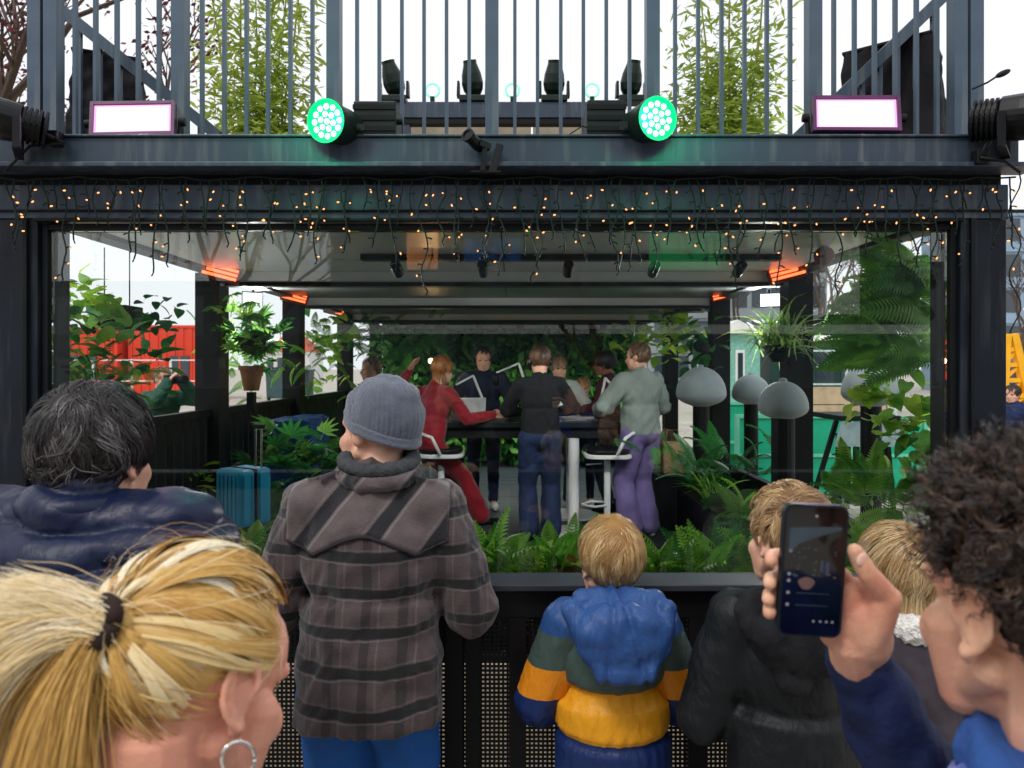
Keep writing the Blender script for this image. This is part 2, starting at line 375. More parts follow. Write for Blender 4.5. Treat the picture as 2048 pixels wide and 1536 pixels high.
def flood(px, py, D, yaw, roll, tilt, wd, ht, label):
    c = P(px, py, D); t = thing('led_flood_panel', label, 'stage light', (c.x, c.y, 2.664), 'lit pink white flood panels')
    Rm = Euler((R(tilt), R(roll), R(yaw))).to_matrix()
    MB().box(c + Rm @ Vector((0, .035, 0)), (wd + .03, .05, ht + .03), Rm).build('housing', m_blackgloss, t, bevel=.006)
    fr = MB()
    for s in (-1, 1):
        fr.box(c + Rm @ Vector((s * (wd / 2 + .006), 0, 0)), (.014, .022, ht + .028), Rm); fr.box(c + Rm @ Vector((0, 0, s * (ht / 2 + .006))), (wd - .004, .022, .014), Rm)
    fr.build('bezel', mat('violet_bezel', '#5a2f55', .35, 0, .2, 9), t)
    MB().box(c + Rm @ Vector((0, .004, 0)), (wd, .008, ht), Rm).build('lens_rim', m_pinkrim, t)
    MB().box(c + Rm @ Vector((0, -.002, 0)), (wd - .022, .004, ht - .02), Rm).build('lens', m_pink, t)
    fins = MB()
    for k in range(9): fins.box(c + Rm @ Vector(((k - 4) * wd / 10, .085, 0)), (.006, .05, ht), Rm)
    fins.build('heat_sink', m_black, t)
    lamp('panel_glow', 'AREA', c + Rm @ Vector((0, -.03, 0)), (1, .55, .9), 4, t, (Rm @ Vector((0, -1, 0))).to_track_quat('-Z', 'Y').to_euler(), .14)
    yk = MB()
    for s in (-1, 1): yk.bar(c + Rm @ Vector((s * (wd / 2 + .025), .03, 0)), Vector((c.x + s * (wd / 2 + .02), c.y + .05, 2.675)), .008, .03)
    yk.b2((c.x - wd / 2 - .03, c.y + .03, 2.666), (c.x + wd / 2 + .03, c.y + .08, 2.676)); yk.build('yoke', m_black, t)
    for s in (-1, 1): MB().lathe([(.0, -.012), (.018, -.012), (.018, .012), (0, .012)], c + Rm @ Vector((s * (wd / 2 + .034), .03, 0)), Rm @ Vector((1, 0, 0)), 12).build('knob', m_rubber, t)
flood(266, 238, 2.96, 8, -4, -14, .31, .135, 'flat lamp panel glowing pinkish white below the left covered speaker')
flood(1712, 228, 2.96, -8, 3, -14, .325, .14, 'flat lamp panel glowing pinkish white below the right covered speaker')
def par(px, py, D, ax, label, rl=.078):
    c = P(px, py, D); a = Vector(ax).normalized(); t = thing('par_can', label, 'stage light', (c.x, c.y, 2.664), 'green lit par cans')
    MB().lathe([(0, -.24), (rl * .6, -.24), (rl * .85, -.2), (rl * .98, -.1), (rl * 1.02, -.02), (rl * 1.12, -.015), (rl * 1.12, .012), (rl * 1.0, .012), (rl * .98, -.006), (0, -.006)], c, a, 28).build('housing', m_can, t, smooth=False)
    MB().lathe([(rl * .98, -.004), (rl * 1.0, .014), (rl * 1.1, .016), (rl * 1.1, .004)], c, a, 28).build('reflector_ring', m_lensrim, t)
    ln = MB().lathe([(0, -.004), (rl * .95, -.004), (rl * .95, .001), (0, .001)], c, a, 28).build('lens', m_lensrim, t)
    u = a.orthogonal().normalized(); w_ = a.cross(u)
    me = None
    for k in range(19):
        rr, an = (0, 0) if k == 0 else ((rl * .38, k) if k < 7 else (rl * .74, k * .5 + .26)); an = an * math.pi / 3
        p = c + a * .002 + (u * math.cos(an) + w_ * math.sin(an)) * rr
        o = MB().lathe([(0, 0), (rl * .165, 0), (rl * .13, .006), (0, .009)], p, a, 10).build('led', m_greenled, ln)
    yk = MB(); base = Vector((c.x - a.x * .1, c.y - a.y * .1, 2.67)); sd = Vector((-a.y, a.x, 0)).normalized()
    for s in (-1, 1): yk.bar(c - a * .1 + sd * s * (rl * 1.18), base + sd * s * (rl * 1.18), .035, .006)
    yk.bar(base - sd * rl * 1.2, base + sd * rl * 1.2, .035, .008); yk.build('yoke', m_can, t)
    lamp('par_light', 'POINT', c + a * .13 + Vector((0, 0, .02)), (.03, 1, .42), 4.5, t, None, .05)
    return t
par(655, 243, 2.8, (-.32, -.9, -.12), 'round lamp glowing green white beside the left bamboo')
par(1312, 238, 2.8, (.32, -.9, -.12), 'round lamp glowing green white beside the right bamboo')
def ballast(px0, px1, py0, py1, D, label):
    a = P(px0, py1, D); b = P(px1, py0, D); t = thing('dimmer_box', label, 'box', ((a.x + b.x) / 2, D, 2.664), 'dimmer boxes by the green lamps')
    q = MB().b2((a.x, D - .05, 2.675), (b.x, D + .12, b.z)); q.build('case', m_can, t, bevel=.006)
    for k in range(3): MB().b2((a.x - .002, D - .056, 2.69 + k * .045), (b.x + .002, D - .0505, 2.71 + k * .045)).build('rib', m_black, t)
    MB().lathe([(0, 0), (.012, 0), (.012, .02), (0, .02)], (b.x + .001, D, (a.z + b.z) / 2), (1, 0, 0), 10).build('plug', m_rubber, t)
ballast(712, 795, 210, 278, 2.98, 'black ribbed dimmer box beside the left green lamp')
ballast(1172, 1248, 208, 276, 2.98, 'black ribbed dimmer box beside the right green lamp')
# loose cable next to it
t = thing('cable_loop', 'thin black cable loop lying on the roof edge by the dimmer box', 'cable', P(1160, 285, 2.95))
MB().tube([P(1132, 290, 2.93), P(1140, 268, 2.93), P(1165, 252, 2.94), P(1190, 262, 2.95), P(1180, 284, 2.93), P(1160, 284, 2.92), P(1138, 292, 2.92)], .003, 6).build('cable', m_rubber, t, smooth=True)
# moving heads on a bar
bar = thing('lighting_bar', 'grey box beam carrying the four moving head lights', 'beam', (-.2, 6.5, 2.65))
a = P(795, 240, 6.5); b = P(1215, 208, 6.5)
MB().b2((a.x, 6.44, a.z), (b.x, 6.56, b.z)).build('box_beam', m_beam, bar, bevel=.006)
MB().b2((a.x + .02, 6.45, a.z - .05), (b.x - .02, 6.55, a.z - .004)).build('under_tube', m_black, bar)
for x in (a.x + .08, b.x - .08): MB().b2((x - .04, 6.46, 2.65), (x + .04, 6.54, a.z - .052)).build('leg', m_beam, bar)
def mhead(px, lean, label):
    c = P(px, 172, 6.5); t = thing('moving_head_light', label, 'stage light', (c.x, 6.5, b.z), 'moving head lights on the bar')
    MB().b2((c.x - .12, 6.42, b.z + .002), (c.x + .12, 6.58, b.z + .06)).build('base', m_can, t, bevel=.008)
    for s in (-1, 1): MB().prism([(c.x + s * .115, b.z + .062), (c.x + s * .145, b.z + .062), (c.x + s * .14, b.z + .2), (c.x + s * .118, b.z + .2)], 6.46, 6.54).build('yoke_arm', m_can, t)
    ax = Vector((lean, -.25, .95)).normalized(); o = Vector((c.x, 6.5, b.z + .19))
    MB().lathe([(0, -.11), (.06, -.11), (.09, -.06), (.1, 0), (.09, .08), (.062, .17), (.062, .2), (0, .2)], o, ax, 22).build('head', m_can, t, smooth=False)
    MB().lathe([(0, 0), (.05, 0), (.045, .008), (0, .012)], o + ax * .2, ax, 18).build('lens', mat('pale_lens', '#dff2ea', .1, 0, 0, em=(.75, 1, .9), es=1.0), t)
for px, ln, q in ((788, -.25, 'leftmost moving head light on the roof bar, beam tilted left'), (945, -.12, 'moving head light on the bar just left of the centre post'), (1108, .02, 'upright moving head light on the bar right of the centre post'), (1262, .1, 'rightmost moving head light on the roof bar, beside the bamboo')): mhead(px, ln, q)
m_ring = mat('mint_ring', '#8fd8bf', .3, 0, .1, em=(.3, 1, .7), es=.6)
for px, q in ((865, 'small ring lamp with a mint glow between the first two moving heads'), (1025, 'small ring lamp with a mint glow right beside the centre post'), (1184, 'small ring lamp with a mint glow between the last two moving heads')):
    c = P(px, 181, 6.5); t = thing('ring_lamp', q, 'stage light', (c.x, 6.5, b.z), 'ring lamps on the bar')
    MB().tube([c + Vector((.062 * math.cos(k * math.pi / 12), 0, .062 * math.sin(k * math.pi / 12))) for k in range(25)], .011, 8).build('ring', m_ring, t, smooth=True)
    MB().lathe([(0, 0), (.04, 0), (.04, .01), (0, .015)], c + Vector((0, .01, 0)), (0, -1, 0), 16).build('diffuser', mat('ring_diffuser', '#eefaf5', .4, 0, 0, em=(.8, 1, .92), es=.8), t)
    MB().b2((c.x - .02, 6.48, b.z + .002), (c.x + .02, 6.52, c.z - .06)).build('stand', m_can, t)
# beige screen under the bar
t = thing('beige_panel', 'pale beige panelled screen under the lighting bar', 'panel', (0, 7, 2.65))
for k in range(3): a_ = P(812 + k * 127, 290, 7); MB().b2((a_.x, 6.99, 2.65), (a_.x + .615, 7.03, P(0, 243, 7).z)).build('board', m_beige, t)
# covered loudspeakers
def cover(pts, py, D, dep, label, seed):
    t = thing('covered_speaker', label, 'loudspeaker', (P(pts[0][0], 0, D).x, D, 2.65), 'speakers under black covers')
    (xa, xb), z1 = (P(pts[0][0], 0, D).x, P(pts[1][0], 0, D).x), P(0, py, D).z
    cx = (xa + xb) / 2; wd = (xb - xa); Rm = Matrix.Rotation(R(dep), 3, 'Z'); q = []
    prims = [MB().box((cx, D, 2.65 + (z1 - 2.67) / 2), (wd * .72, wd * .66, z1 - 2.67), Rm)]
    def dsp(co, no):
        s = .012 * wob(co, 4.5, seed) + .01 * np.sin(co[:, 0] * 90 + 2 * co[:, 2]) * np.clip((z1 - co[:, 2]) * 2, 0, 1)
        ad = np.clip((z1 - .1 - co[:, 2]) * .12, 0, .1)
        return s + ad
    fuse('cover', [(p.v, p.f) for p in prims], .012, 3, m_cloth, t, disp=dsp)
    c0 = MB(); c0.box((cx, D, z1 - .03), (wd * .74, wd * .68, .012), Rm); c0.build('hem_strap', m_black, t)
cover(((140,), (300,)), 118, 3.75, 24, 'loudspeaker under a wrinkled black cover left of the left bamboo', 1)
cover(((1680,), (1890,)), 100, 3.75, -38, 'loudspeaker under a wrinkled black cover right of the right bamboo', 2)
# big spotlights clamped at both ends
def spot(c, ax, L, r, label, lens):
    a = Vector(ax).normalized(); t = thing('stage_spotlight', label, 'stage light', (c.x, c.y, 2.66), 'big spotlights at the roof corners')
    h = MB().lathe([(0, -L), (r * .55, -L), (r * .75, -L * .9), (r * .8, -L * .55), (r * .95, -L * .5), (r, -L * .2), (r, 0), (r * 1.08, 0), (r * 1.08, .03), (r * .98, .03), (r * .96, .0), (0, 0)], c, a, 26).build('housing', m_blackgloss, t)
    for k in range(5): MB().lathe([(r * .8, 0), (r * .92, 0), (r * .92, .008), (r * .8, .008)], c - a * (L * .6 + k * .018), a, 22).build('cooling_fin', m_black, t)
    MB().lathe([(0, 0), (r * .94, 0), (r * .8, .012), (0, .02)], c + a * .004, a, 24).build('lens', lens, t)
    sd = a.cross(Vector((0, 0, 1))).normalized(); y_ = MB()
    for s in (-1, 1): y_.bar(c - a * L * .45 + sd * s * r * 1.1, c - a * L * .45 + sd * s * r * 1.1 - Vector((0, 0, r * 1.5)), .03, .008)
    y_.bar(c - a * L * .45 - sd * r * 1.12 - Vector((0, 0, r * 1.5)), c - a * L * .45 + sd * r * 1.12 - Vector((0, 0, r * 1.5)), .03, .008); y_.build('yoke', m_black, t)
    return t
gl = mat('green_lens', '#1f9c63', .15, 0, .1, em=(.02, .7, .3), es=.5)
spot(P(2066, 232, 2.75), (.75, -.62, -.12), 0.21, .09, 'black spotlight with a green lens at the right end of the roof', gl)
tl = spot(P(-8, 235, 2.75), (-.8, -.5, .12), .16, .08, 'black spotlight cut off by the left edge of the picture', mat('dark_lens', '#22302c', .1, 0, .1))
for s, pts, lab in ((1, [(2000, 250), (1975, 285), (1960, 315), (2010, 322), (2040, 345)], 'black clamp arm and cable below the right corner spotlight'), (-1, [(40, 240), (75, 262), (110, 278), (130, 285), (60, 292), (8, 345), (70, 345)], 'black clamp arm and cable below the left corner spotlight')):
    t = thing('clamp_arm', lab, 'bracket', P(*pts[1], 2.82)); MB().tube([P(*p, 2.84) for p in pts[:3]], .012, 8).build('arm', m_black, t, smooth=True)
    MB().tube([P(*p, 2.83) for p in pts[2:]], .006, 6).build('cable', m_rubber, t, smooth=True)
    MB().box(P(*pts[2], 2.86), (.05, .05, .06)).build('clamp', m_black, t, bevel=.006)
t = thing('talkback_mic', 'thin black gooseneck with a bulb tip above the right corner spotlight', 'microphone', P(1965, 170, 2.8))
MB().tube([P(1945, 178, 2.8), P(1975, 165, 2.8), P(1995, 152, 2.8)], .004, 6).build('gooseneck', m_black, t)
MB().ell(P(2006, 147, 2.8), (.034, .012, .012), Euler((0, R(-25), 0)).to_matrix()).build('tip', m_rubber, t, smooth=True)
# pairs of dark sleeves on the outer posts
t = thing('cctv_camera', 'small black camera clamped to the middle of the roof edge', 'camera', P(975, 330, 2.84))
c = P(948, 283, 2.84); Rm = Euler((0, R(14), R(30))).to_matrix()
MB().lathe([(0, -.05), (.02, -.05), (.024, -.03), (.024, .03), (.028, .035), (.028, .05), (.02, .05), (.02, .045), (0, .045)], c, Rm @ Vector((-.9, -.45, .1)), 16).build('body', m_blackgloss, t)
MB().box(c + Vector((.04, .015, -.012)), (.05, .035, .03), Rm).build('joint', m_black, t, bevel=.004)
ar = MB(); ar.bar(c + Vector((.045, .01, -.02)), P(965, 342, 2.845), .02, .018); ar.bar(P(1000, 290, 2.865), P(985, 344, 2.85), .03, .02); ar.build('bracket', m_black, t)
MB().box(P(972, 344, 2.85), (.12, .02, .008)).build('foot_plate', m_black, t)
# ---------------------------------------------------------------- icicle string lights
sl_ = thing('string_lights', 'icicle string lights with warm bulbs hanging across the glass front', 'string lights', (0, 2.93, 2.5))
bulb = MB().ell((0, 0, 0), (.0034, .0034, .006), None, 8, 6).build('bulb', m_warm, sl_); bme = bulb.data; bpy.data.objects.remove(bulb); bme.transform(Matrix.Translation(ORG[sl_.name]))
X0, X1 = XL - .3, XR + .2
MB().tube([Vector((X0 + (X1 - X0) * k / 80, 2.935 + .004 * math.sin(k * 1.7), 2.492 + .006 * math.sin(k * .9) + .004 * math.sin(k * 2.3))) for k in range(81)], .0038, 6).build('top_cable', m_wire, sl_, smooth=True)
r2 = random.Random(5); nd = 104
for i in range(nd):
    x = X0 + (X1 - X0) * (i + .5) / nd + r2.uniform(-.015, .015)
    L = r2.choice([.13, .18, .24, .3, .36, .44]) * r2.uniform(.9, 1.1)
    if x > XR + .02: L = min(L, .28)
    y = 2.932 + r2.uniform(-.012, .01); n = max(5, int(L / .022)); pts = [Vector((x, y, 2.49))]; dx = 0
    ph = r2.uniform(0, 6.28); am = r2.uniform(.006, .02); fq = r2.uniform(14, 34); drift = r2.uniform(-.06, .06)
    for k in range(1, n + 1):
        z = L * k / n; pts.append(Vector((x + am * math.sin(z * fq + ph) - am * math.sin(ph) + drift * z + r2.uniform(-.002, .002), y + .004 * math.sin(z * 20 + ph), 2.49 - z)))
    q = MB().tube(pts, .0034, 5); ends = []
    zz = r2.uniform(.05, .08)
    while zz < L:
        k = min(n, max(1, int(zz / L * n))); s = r2.choice((-1, 1)); p = pts[k]
        e = p + Vector((s * r2.uniform(.012, .026), r2.uniform(-.01, .004), r2.uniform(-.014, .006)))
        q.tube([p, (p + e) / 2 + Vector((0, 0, .003)), e], [.0026, .003, .0036], 5); ends.append(e); zz += r2.uniform(.045, .075)
    q.tube([pts[-1], pts[-1] + Vector((r2.uniform(-.012, .012), 0, -.014))], [.0026, .003], 5)
    d = q.build('light_drop', m_wire, sl_, smooth=True)
    for e in ends:
        if r2.random() < .5: inst('bulb', bme, d, Matrix.Translation(e + Vector((0, -.002, -.003))) @ Euler((r2.uniform(0, 3), r2.uniform(0, 3), 0)).to_matrix().to_4x4())
t = thing('string_lights', 'short string light strand dangling outside the right post', 'string lights', P(2030, 300, 2.95))
pts = [P(2030 + 12 * math.sin(k * .8), 330 + k * 16, 2.95) for k in range(22)]
MB().tube(pts, .003, 5).build('cable', m_wire, t, smooth=True)
for k in (3, 8, 13, 18): inst('bulb', bme, t, Matrix.Translation(pts[k] + Vector((.015, 0, 0))))
# ---------------------------------------------------------------- outside the studio
m_red = mat('orange_red_paint', '#e0432a', .5, 0, .12, .6, .05, 30)
m_whitewall = mat('white_render', '#e4e4e0', .7, 0, .08, 1.5)
m_tile = mat('red_roof_tiles', '#b4593f', .7, 0, .2, 3, .2, 20)
m_win = mat('dark_window', '#2a3740', .12, 0, .2, 2, spec=.8)
m_teal = mat('teal_tarpaulin', '#1fae86', .45, 0, .18, 2.5, .35, 9)
m_tealframe = mat('mint_tube', '#74d0b0', .4, 0, .1, 6)
m_kiosk = mat('dark_green_boards', '#1d3b36', .55, 0, .2, 3)
m_yellow = mat('yellow_paint', '#f2b01e', .45, 0, .12, 3)
m_bark = mat('grey_bark', '#55483f', .9, 0, .3, 6, .4, 30)
m_concrete = mat('grey_facade', '#8f969c', .7, 0, .15, .4)
m_bluegrey = mat('blue_grey_facade', '#8aa0b4', .35, .1, .12, .5)
# orange-red container halls
def hall(x0, x1, D, h, label):
    t = thing('container_hall', label, 'building', (x0, D, 0), 'orange red container halls')
    q = MB(); n = int((x1 - x0) / .42); dx = (x1 - x0) / n
    for k in range(n): q.b2((x0 + k * dx, D - .04, .1), (x0 + k * dx + dx * .5, D, h - .12))
    q.build('corrugation', m_red, t); MB().b2((x0, D + .002, 0), (x1, D + 2.6, h - .13)).build('wall', m_red, t)
    MB().b2((x0 - .05, D - .08, h - .128), (x1 + .05, D + 2.65, h)).build('roof_edge', m_red, t)
    w_ = MB().b2((x0 + (x1 - x0) * .55, D - .1, 1.1), (x0 + (x1 - x0) * .8, D - .042, 2.3)).build('window', m_win, t)
    MB().b2((x0 + (x1 - x0) * .67, D - .12, 1.1), (x0 + (x1 - x0) * .69, D - .102, 2.3)).build('mullion', m_red, w_)
hall(-25.5, -20.3, 36, 3.75, 'orange red corrugated hall behind the hanging trough planter'); hall(-20, -16.0, 36.5, 3.9, 'orange red corrugated hall with dark window behind the person photographing')
def rail(x0, x1, D, z, m, label, nm='site_fence'):
    t = thing(nm, label, 'fence', (x0, D, 0))
    for zz in (z, z * .55): MB().b2((x0, D - .03, zz - .05), (x1, D + .03, zz)).build('rail', m, t)
    n = max(2, int((x1 - x0) / 1.6))
    for k in range(n + 1): x = x0 + (x1 - x0) * k / n; MB().b2((x - .04, D - .04, 0), (x + .04, D + .04, z + .02)).build('post', m, t)
rail(-22, -13.4, 31, 2.05, m_whitewall, 'white rail fence in front of the orange red halls')
# white house with red tiled roof
t = thing('white_house', 'small white house with red tiled hip roof beyond the square', 'house', (-13, 40, 0)); D = 40
x0, x1 = P(526, 0, D).x, P(618, 0, D).x; z1 = P(0, 703, D).z; z2 = P(0, 664, D).z
MB().b2((x0, D, 0), (x1, D + 3, z1)).build('wall', m_whitewall, t)
q = MB(); q.add([(x0 - .1, D - .1, z1), (x1 + .1, D - .1, z1), (x1 + .1, D + 3.1, z1), (x0 - .1, D + 3.1, z1), (x0 + .9, D + 1.5, z2), (x1 - .9, D + 1.5, z2)], [(0, 1, 5, 4), (1, 2, 5), (2, 3, 4, 5), (3, 0, 4), (3, 2, 1, 0)]); q.build('roof', m_tile, t)
for k in range(4):
    xx = x0 + .25 + k * .58; w_ = MB().b2((xx, D - .03, z1 - 1.15), (xx + .34, D + .01, z1 - .35)).build('window', m_win, t)
    MB().b2((xx - .04, D - .05, z1 - 1.22), (xx + .38, D - .031, z1 - 1.16)).build('sill', m_whitewall, w_)
MB().b2((x0 - .06, D - .06, z1 - .14), (x1 + .06, D - .001, z1 - .001)).build('cornice', m_whitewall, t)
for px, ww, hh, col, lab in ((556, 1.3, 1.55, '#3d5355', 'dark grey green waste container in front of the white house'), (600, .9, 1.5, '#26393c', 'narrow dark cabinet right of the waste container')):
    D = 36; x = P(px, 0, D).x; t = thing('waste_container', lab, 'container', (x, D, 0)); m = mat('bin_paint', col, .5, 0, .15, 3)
    MB().prism([(x - ww * .45, .1), (x + ww * .45, .1), (x + ww / 2, hh), (x - ww / 2, hh)], D, D + 1).build('body', m, t)
    MB().b2((x - ww * .53, D - .06, hh + .002), (x + ww * .53, D + 1.05, hh + .1)).build('lid', m, t)
    for s in (-1, 1): MB().lathe([(0, 0), (.09, 0), (.09, .06), (0, .06)], (x + s * ww * .35, D - .02, .09), (0, -1, 0), 12).build('wheel', m_rubber, t)
# lamp post seen through the side
t = thing('lamp_post', 'thin black lamp post in front of the white house', 'lamp post', P(588, 735, 30) - Vector((0, 0, 1.7)))
x = P(589, 0, 30).x; MB().tube([(x, 30, 0), (x, 30, 2.6), (x, 30, 5.4)], [.16, .11, .09], 10).build('pole', m_black, t); MB().lathe([(.1, 0), (.2, .1), (.16, .5), (.05, .6)], (x, 30, 5.4)).build('lantern', m_black, t)
# teal covered site panels on the right
def panel(px0, px1, py, D, label):
    a = P(px0, py, D); b_ = P(px1, py, D); t = thing('teal_site_panel', label, 'barrier panel', ((a.x + b_.x) / 2, D, 0), 'teal site panels'); z = a.z
    q = []
    MB().b2((a.x + .03, D - .012, .12), (b_.x - .03, D + .012, z - .03)).build('tarpaulin', m_teal, t)
    for x in (a.x, b_.x): MB().b2((x - .025, D - .03, 0), (x + .025, D + .03, z - .046)).build('post', m_tealframe, t)
    MB().b2((a.x - .025, D - .03, z - .045), (b_.x + .025, D + .03, z)).build('top_tube', m_tealframe, t)
    MB().b2((a.x + .03, D - .028, z * .52), (b_.x - .03, D - .0125, z * .52 + .04)).build('middle_tube', m_tealframe, t)
    MB().b2((a.x - .1, D - .25, 0), (a.x + .1, D + .25, .1)).build('foot', m_concrete, t)
panel(1436, 1516, 803, 9.8, 'teal covered barrier panel beside the rear dark post')
panel(1474, 1560, 829, 8.8, 'teal covered barrier panel with mint frame left of the front right post')
panel(1602, 1690, 829, 8.8, 'teal covered barrier panel right of the front right post')
panel(1700, 1850, 832, 8.9, 'teal covered barrier panel mostly behind the big fern')
# dark serving table / rack
t = thing('folding_table', 'black folding table with pale board in front of the teal panels', 'table', (P(1700, 0, 7.2).x, 7.2, 0))
a = P(1655, 828, 7.2); b_ = P(1770, 828, 7.2)
MB().b2((a.x, 6.9, a.z - .05), (b_.x, 7.6, a.z)).build('table_top', m_black, t)
q = MB(); q.add([(a.x - .08, 6.88, a.z - .3), (b_.x, 6.88, a.z - .3), (b_.x, 6.9, a.z - .06), (a.x, 6.9, a.z - .06)], [(0, 1, 2, 3)]); o = q.build('pale_skirt', mat('pale_board', '#8fa5a8', .5), t); o.modifiers.new('s', 'SOLIDIFY').thickness = .01
for s in ((a.x, -.35), (a.x + .12, -.2), (b_.x - .1, .1), (b_.x - .3, .05)): MB().bar((s[0], 7.0, a.z - .051), (s[0] + s[1], 7.0, 0), .04, .04).build('leg', m_black, t)
for k in range(6): MB().b2((a.x + .1 + k * .09, 7.2, .3), (a.x + .15 + k * .09, 7.24, a.z - .2)).build('crate_slat', m_black, t)
# solid grey domes on stems, imitating shapes reflected in the pane
m_dome = mat('reflection_grey', '#95a1a4', .75, 0, .15, 6, .2, 120, sheen=.3)
def dome(px, py, D, r, label, zr=1.12):
    c = P(px, py, D); t = thing('reflection_dome', label, 'dome', (c.x, D, 0), 'solid grey domes for reflected shapes')
    v, f = sph(c, (r, r, r * zr), None, 32, 18); v = np.array([tuple(p) for p in v]); an = np.arctan2(v[:, 1] - c.y, v[:, 0] - c.x)
    low = np.clip((c.z - v[:, 2]) / r, 0, 1); v[:, 2] += low * r * .55; sc_ = 1 + .018 * np.abs(np.sin(an * 5)); v[:, :2] = (v[:, :2] - [c.x, c.y]) * sc_[:, None] + [c.x, c.y]
    mk('dome', v, f, m_dome, t, True); MB().lathe([(0, 0), (.03, 0), (.02, .02), (0, .025)], (c.x, D, c.z + r * zr - .003)).build('top_button', m_dome, t)
    MB().lathe([(.09, 0), (.09, .05), (.075, .08), (.075, c.z - r * .45)], (c.x, D, 0), seg=16).build('stem', m_black, t)
dome(1402, 788, 6.5, .225, 'grey dome for a reflected shape beside the rear dark post on the right')
dome(1566, 815, 4.66, .158, 'grey dome for a reflected shape in front of the teal panels')
dome(1502, 790, 7.6, .2, 'small far grey dome for a reflected shape between two nearer ones')
dome(1742, 785, 5.4, .21, 'pale grey dome for a reflected shape below the large fern')
# dark green kiosk
t = thing('market_kiosk', 'dark green market kiosk with gabled roof and white sign', 'kiosk', (P(1660, 0, 25).x, 25, 0)); D = 25
xp, x0, x1 = P(1656, 0, D).x, P(1540, 0, D).x, P(1775, 0, D).x; ze = P(0, 686, D).z; zp = P(0, 628, D).z
MB().prism([(x0, 0), (x1, 0), (x1, ze - .02), (xp, zp - .06), (x0, ze - .02)], D, D + 3).build('wall', m_kiosk, t)
for xe in (x0, x1):
    dx = (xe - xp); q = MB(); q.bar((xp, D + 1.4, zp), (xe + dx * .12, D + 1.4, ze - (zp - ze) * .12), .08, 3.3, up=(0, 1, 0)); q.build('roof', m_black, t)
sg = MB().b2((P(1596, 0, D).x, D - .06, P(0, 682, D).z), (P(1678, 0, D).x, D - .01, P(0, 671, D).z)).build('sign', mat('sign_white', '#f0e8e8', .5, em=(1, .95, .95), es=.3), t)
for k in range(4): q = MB().bar((P(1702, 0, D).x, D - .03, P(0, 655 + k * 10, D).z), (P(1715, 0, D).x, D - .03, P(0, 668 + k * 10, D).z), .03, .09).build('stripe', m_whitewall, t)
for k, px in enumerate((1600, 1650, 1700, 1750)):
    w_ = MB().b2((P(px - 18, 0, D).x, D - .03, 1.0), (P(px + 18, 0, D).x, D + .01, P(0, 700, D).z)).build('window', m_win, t)
    MB().b2((P(px - 18, 0, D).x, D - .05, 1.7), (P(px + 18, 0, D).x, D - .031, 1.75)).build('glazing_bar', m_whitewall, w_)
rail(P(1598, 0, 21).x, P(1790, 0, 21).x, 21, P(0, 700, 21).z, mat('pale_mint_rail', '#bfd8cf', .5), 'pale mint rail fence in front of the dark green kiosk')
t = thing('market_kiosk', 'small pale kiosk with teal shutters behind the spiky hanging plant', 'kiosk', (P(1460, 0, 24).x, 24, 0)); D = 24
x0, x1 = P(1425, 0, D).x, P(1520, 0, D).x
MB().b2((x0, D, 0), (x1, D + 2, P(0, 668, D).z)).build('wall', mat('pale_teal_wall', '#7cb5a5', .6), t); MB().prism([(x0 - .1, P(0, 667, D).z), (x1 + .1, P(0, 667, D).z), ((x0 + x1) / 2, P(0, 640, D).z)], D - .2, D + 2.2).build('roof', m_whitewall, t)
for px in (1450, 1480): w_ = MB().b2((P(px - 9, 0, D).x, D - .03, 1.0), (P(px + 9, 0, D).x, D + .01, 2.3)).build('window', m_whitewall, t); MB().b2((P(px - 5, 0, D).x, D - .05, 1.1), (P(px + 5, 0, D).x, D - .031, 2.2)).build('pane', m_win, w_)
# low beige wall / boxes beyond
t = thing('sand_box', 'beige timber box between the grey domes beyond the teal panels', 'box', (P(1640, 0, 13).x, 13, 0)); a = P(1610, 770, 13)
for k in range(4): MB().b2((a.x, 12.98, k * .34), (a.x + 1.5, 13.02, k * .34 + .32)).build('board', mat('raw_timber', '#c3ac8c', .8, 0, .2, 5), t)
# yellow truss frame right of the pavilion
t = thing('yellow_frame', 'yellow steel frame tapering upward beyond the right post', 'frame', (P(2030, 0, 16).x, 16, 0)); D = 16
a0, a1, b0, b1 = P(2000, 820, D), P(2012, 668, D), P(2075, 820, D), P(2026, 668, D)
for p, q_ in ((Vector((a0.x, D, 0)), a1), (Vector((b0.x, D, 0)), b1)): MB().bar(p, q_, .16, .16).build('leg', m_yellow, t)
for k in range(7):
    f_ = k / 7; p = Vector((a0.x, D, 0)).lerp(a1, f_); q_ = Vector((b0.x, D, 0)).lerp(b1, f_); MB().bar(p, q_, .1, .1).build('rung', m_yellow, t)
    if k: MB().bar(Vector((a0.x, D, 0)).lerp(a1, (k - 1) / 7), q_, .06, .06).build('brace', m_yellow, t)
MB().b2((a0.x - .2, D + .1, 0), (b0.x + .6, D + .2, P(0, 770, D).z)).build('panel', m_yellow, t)
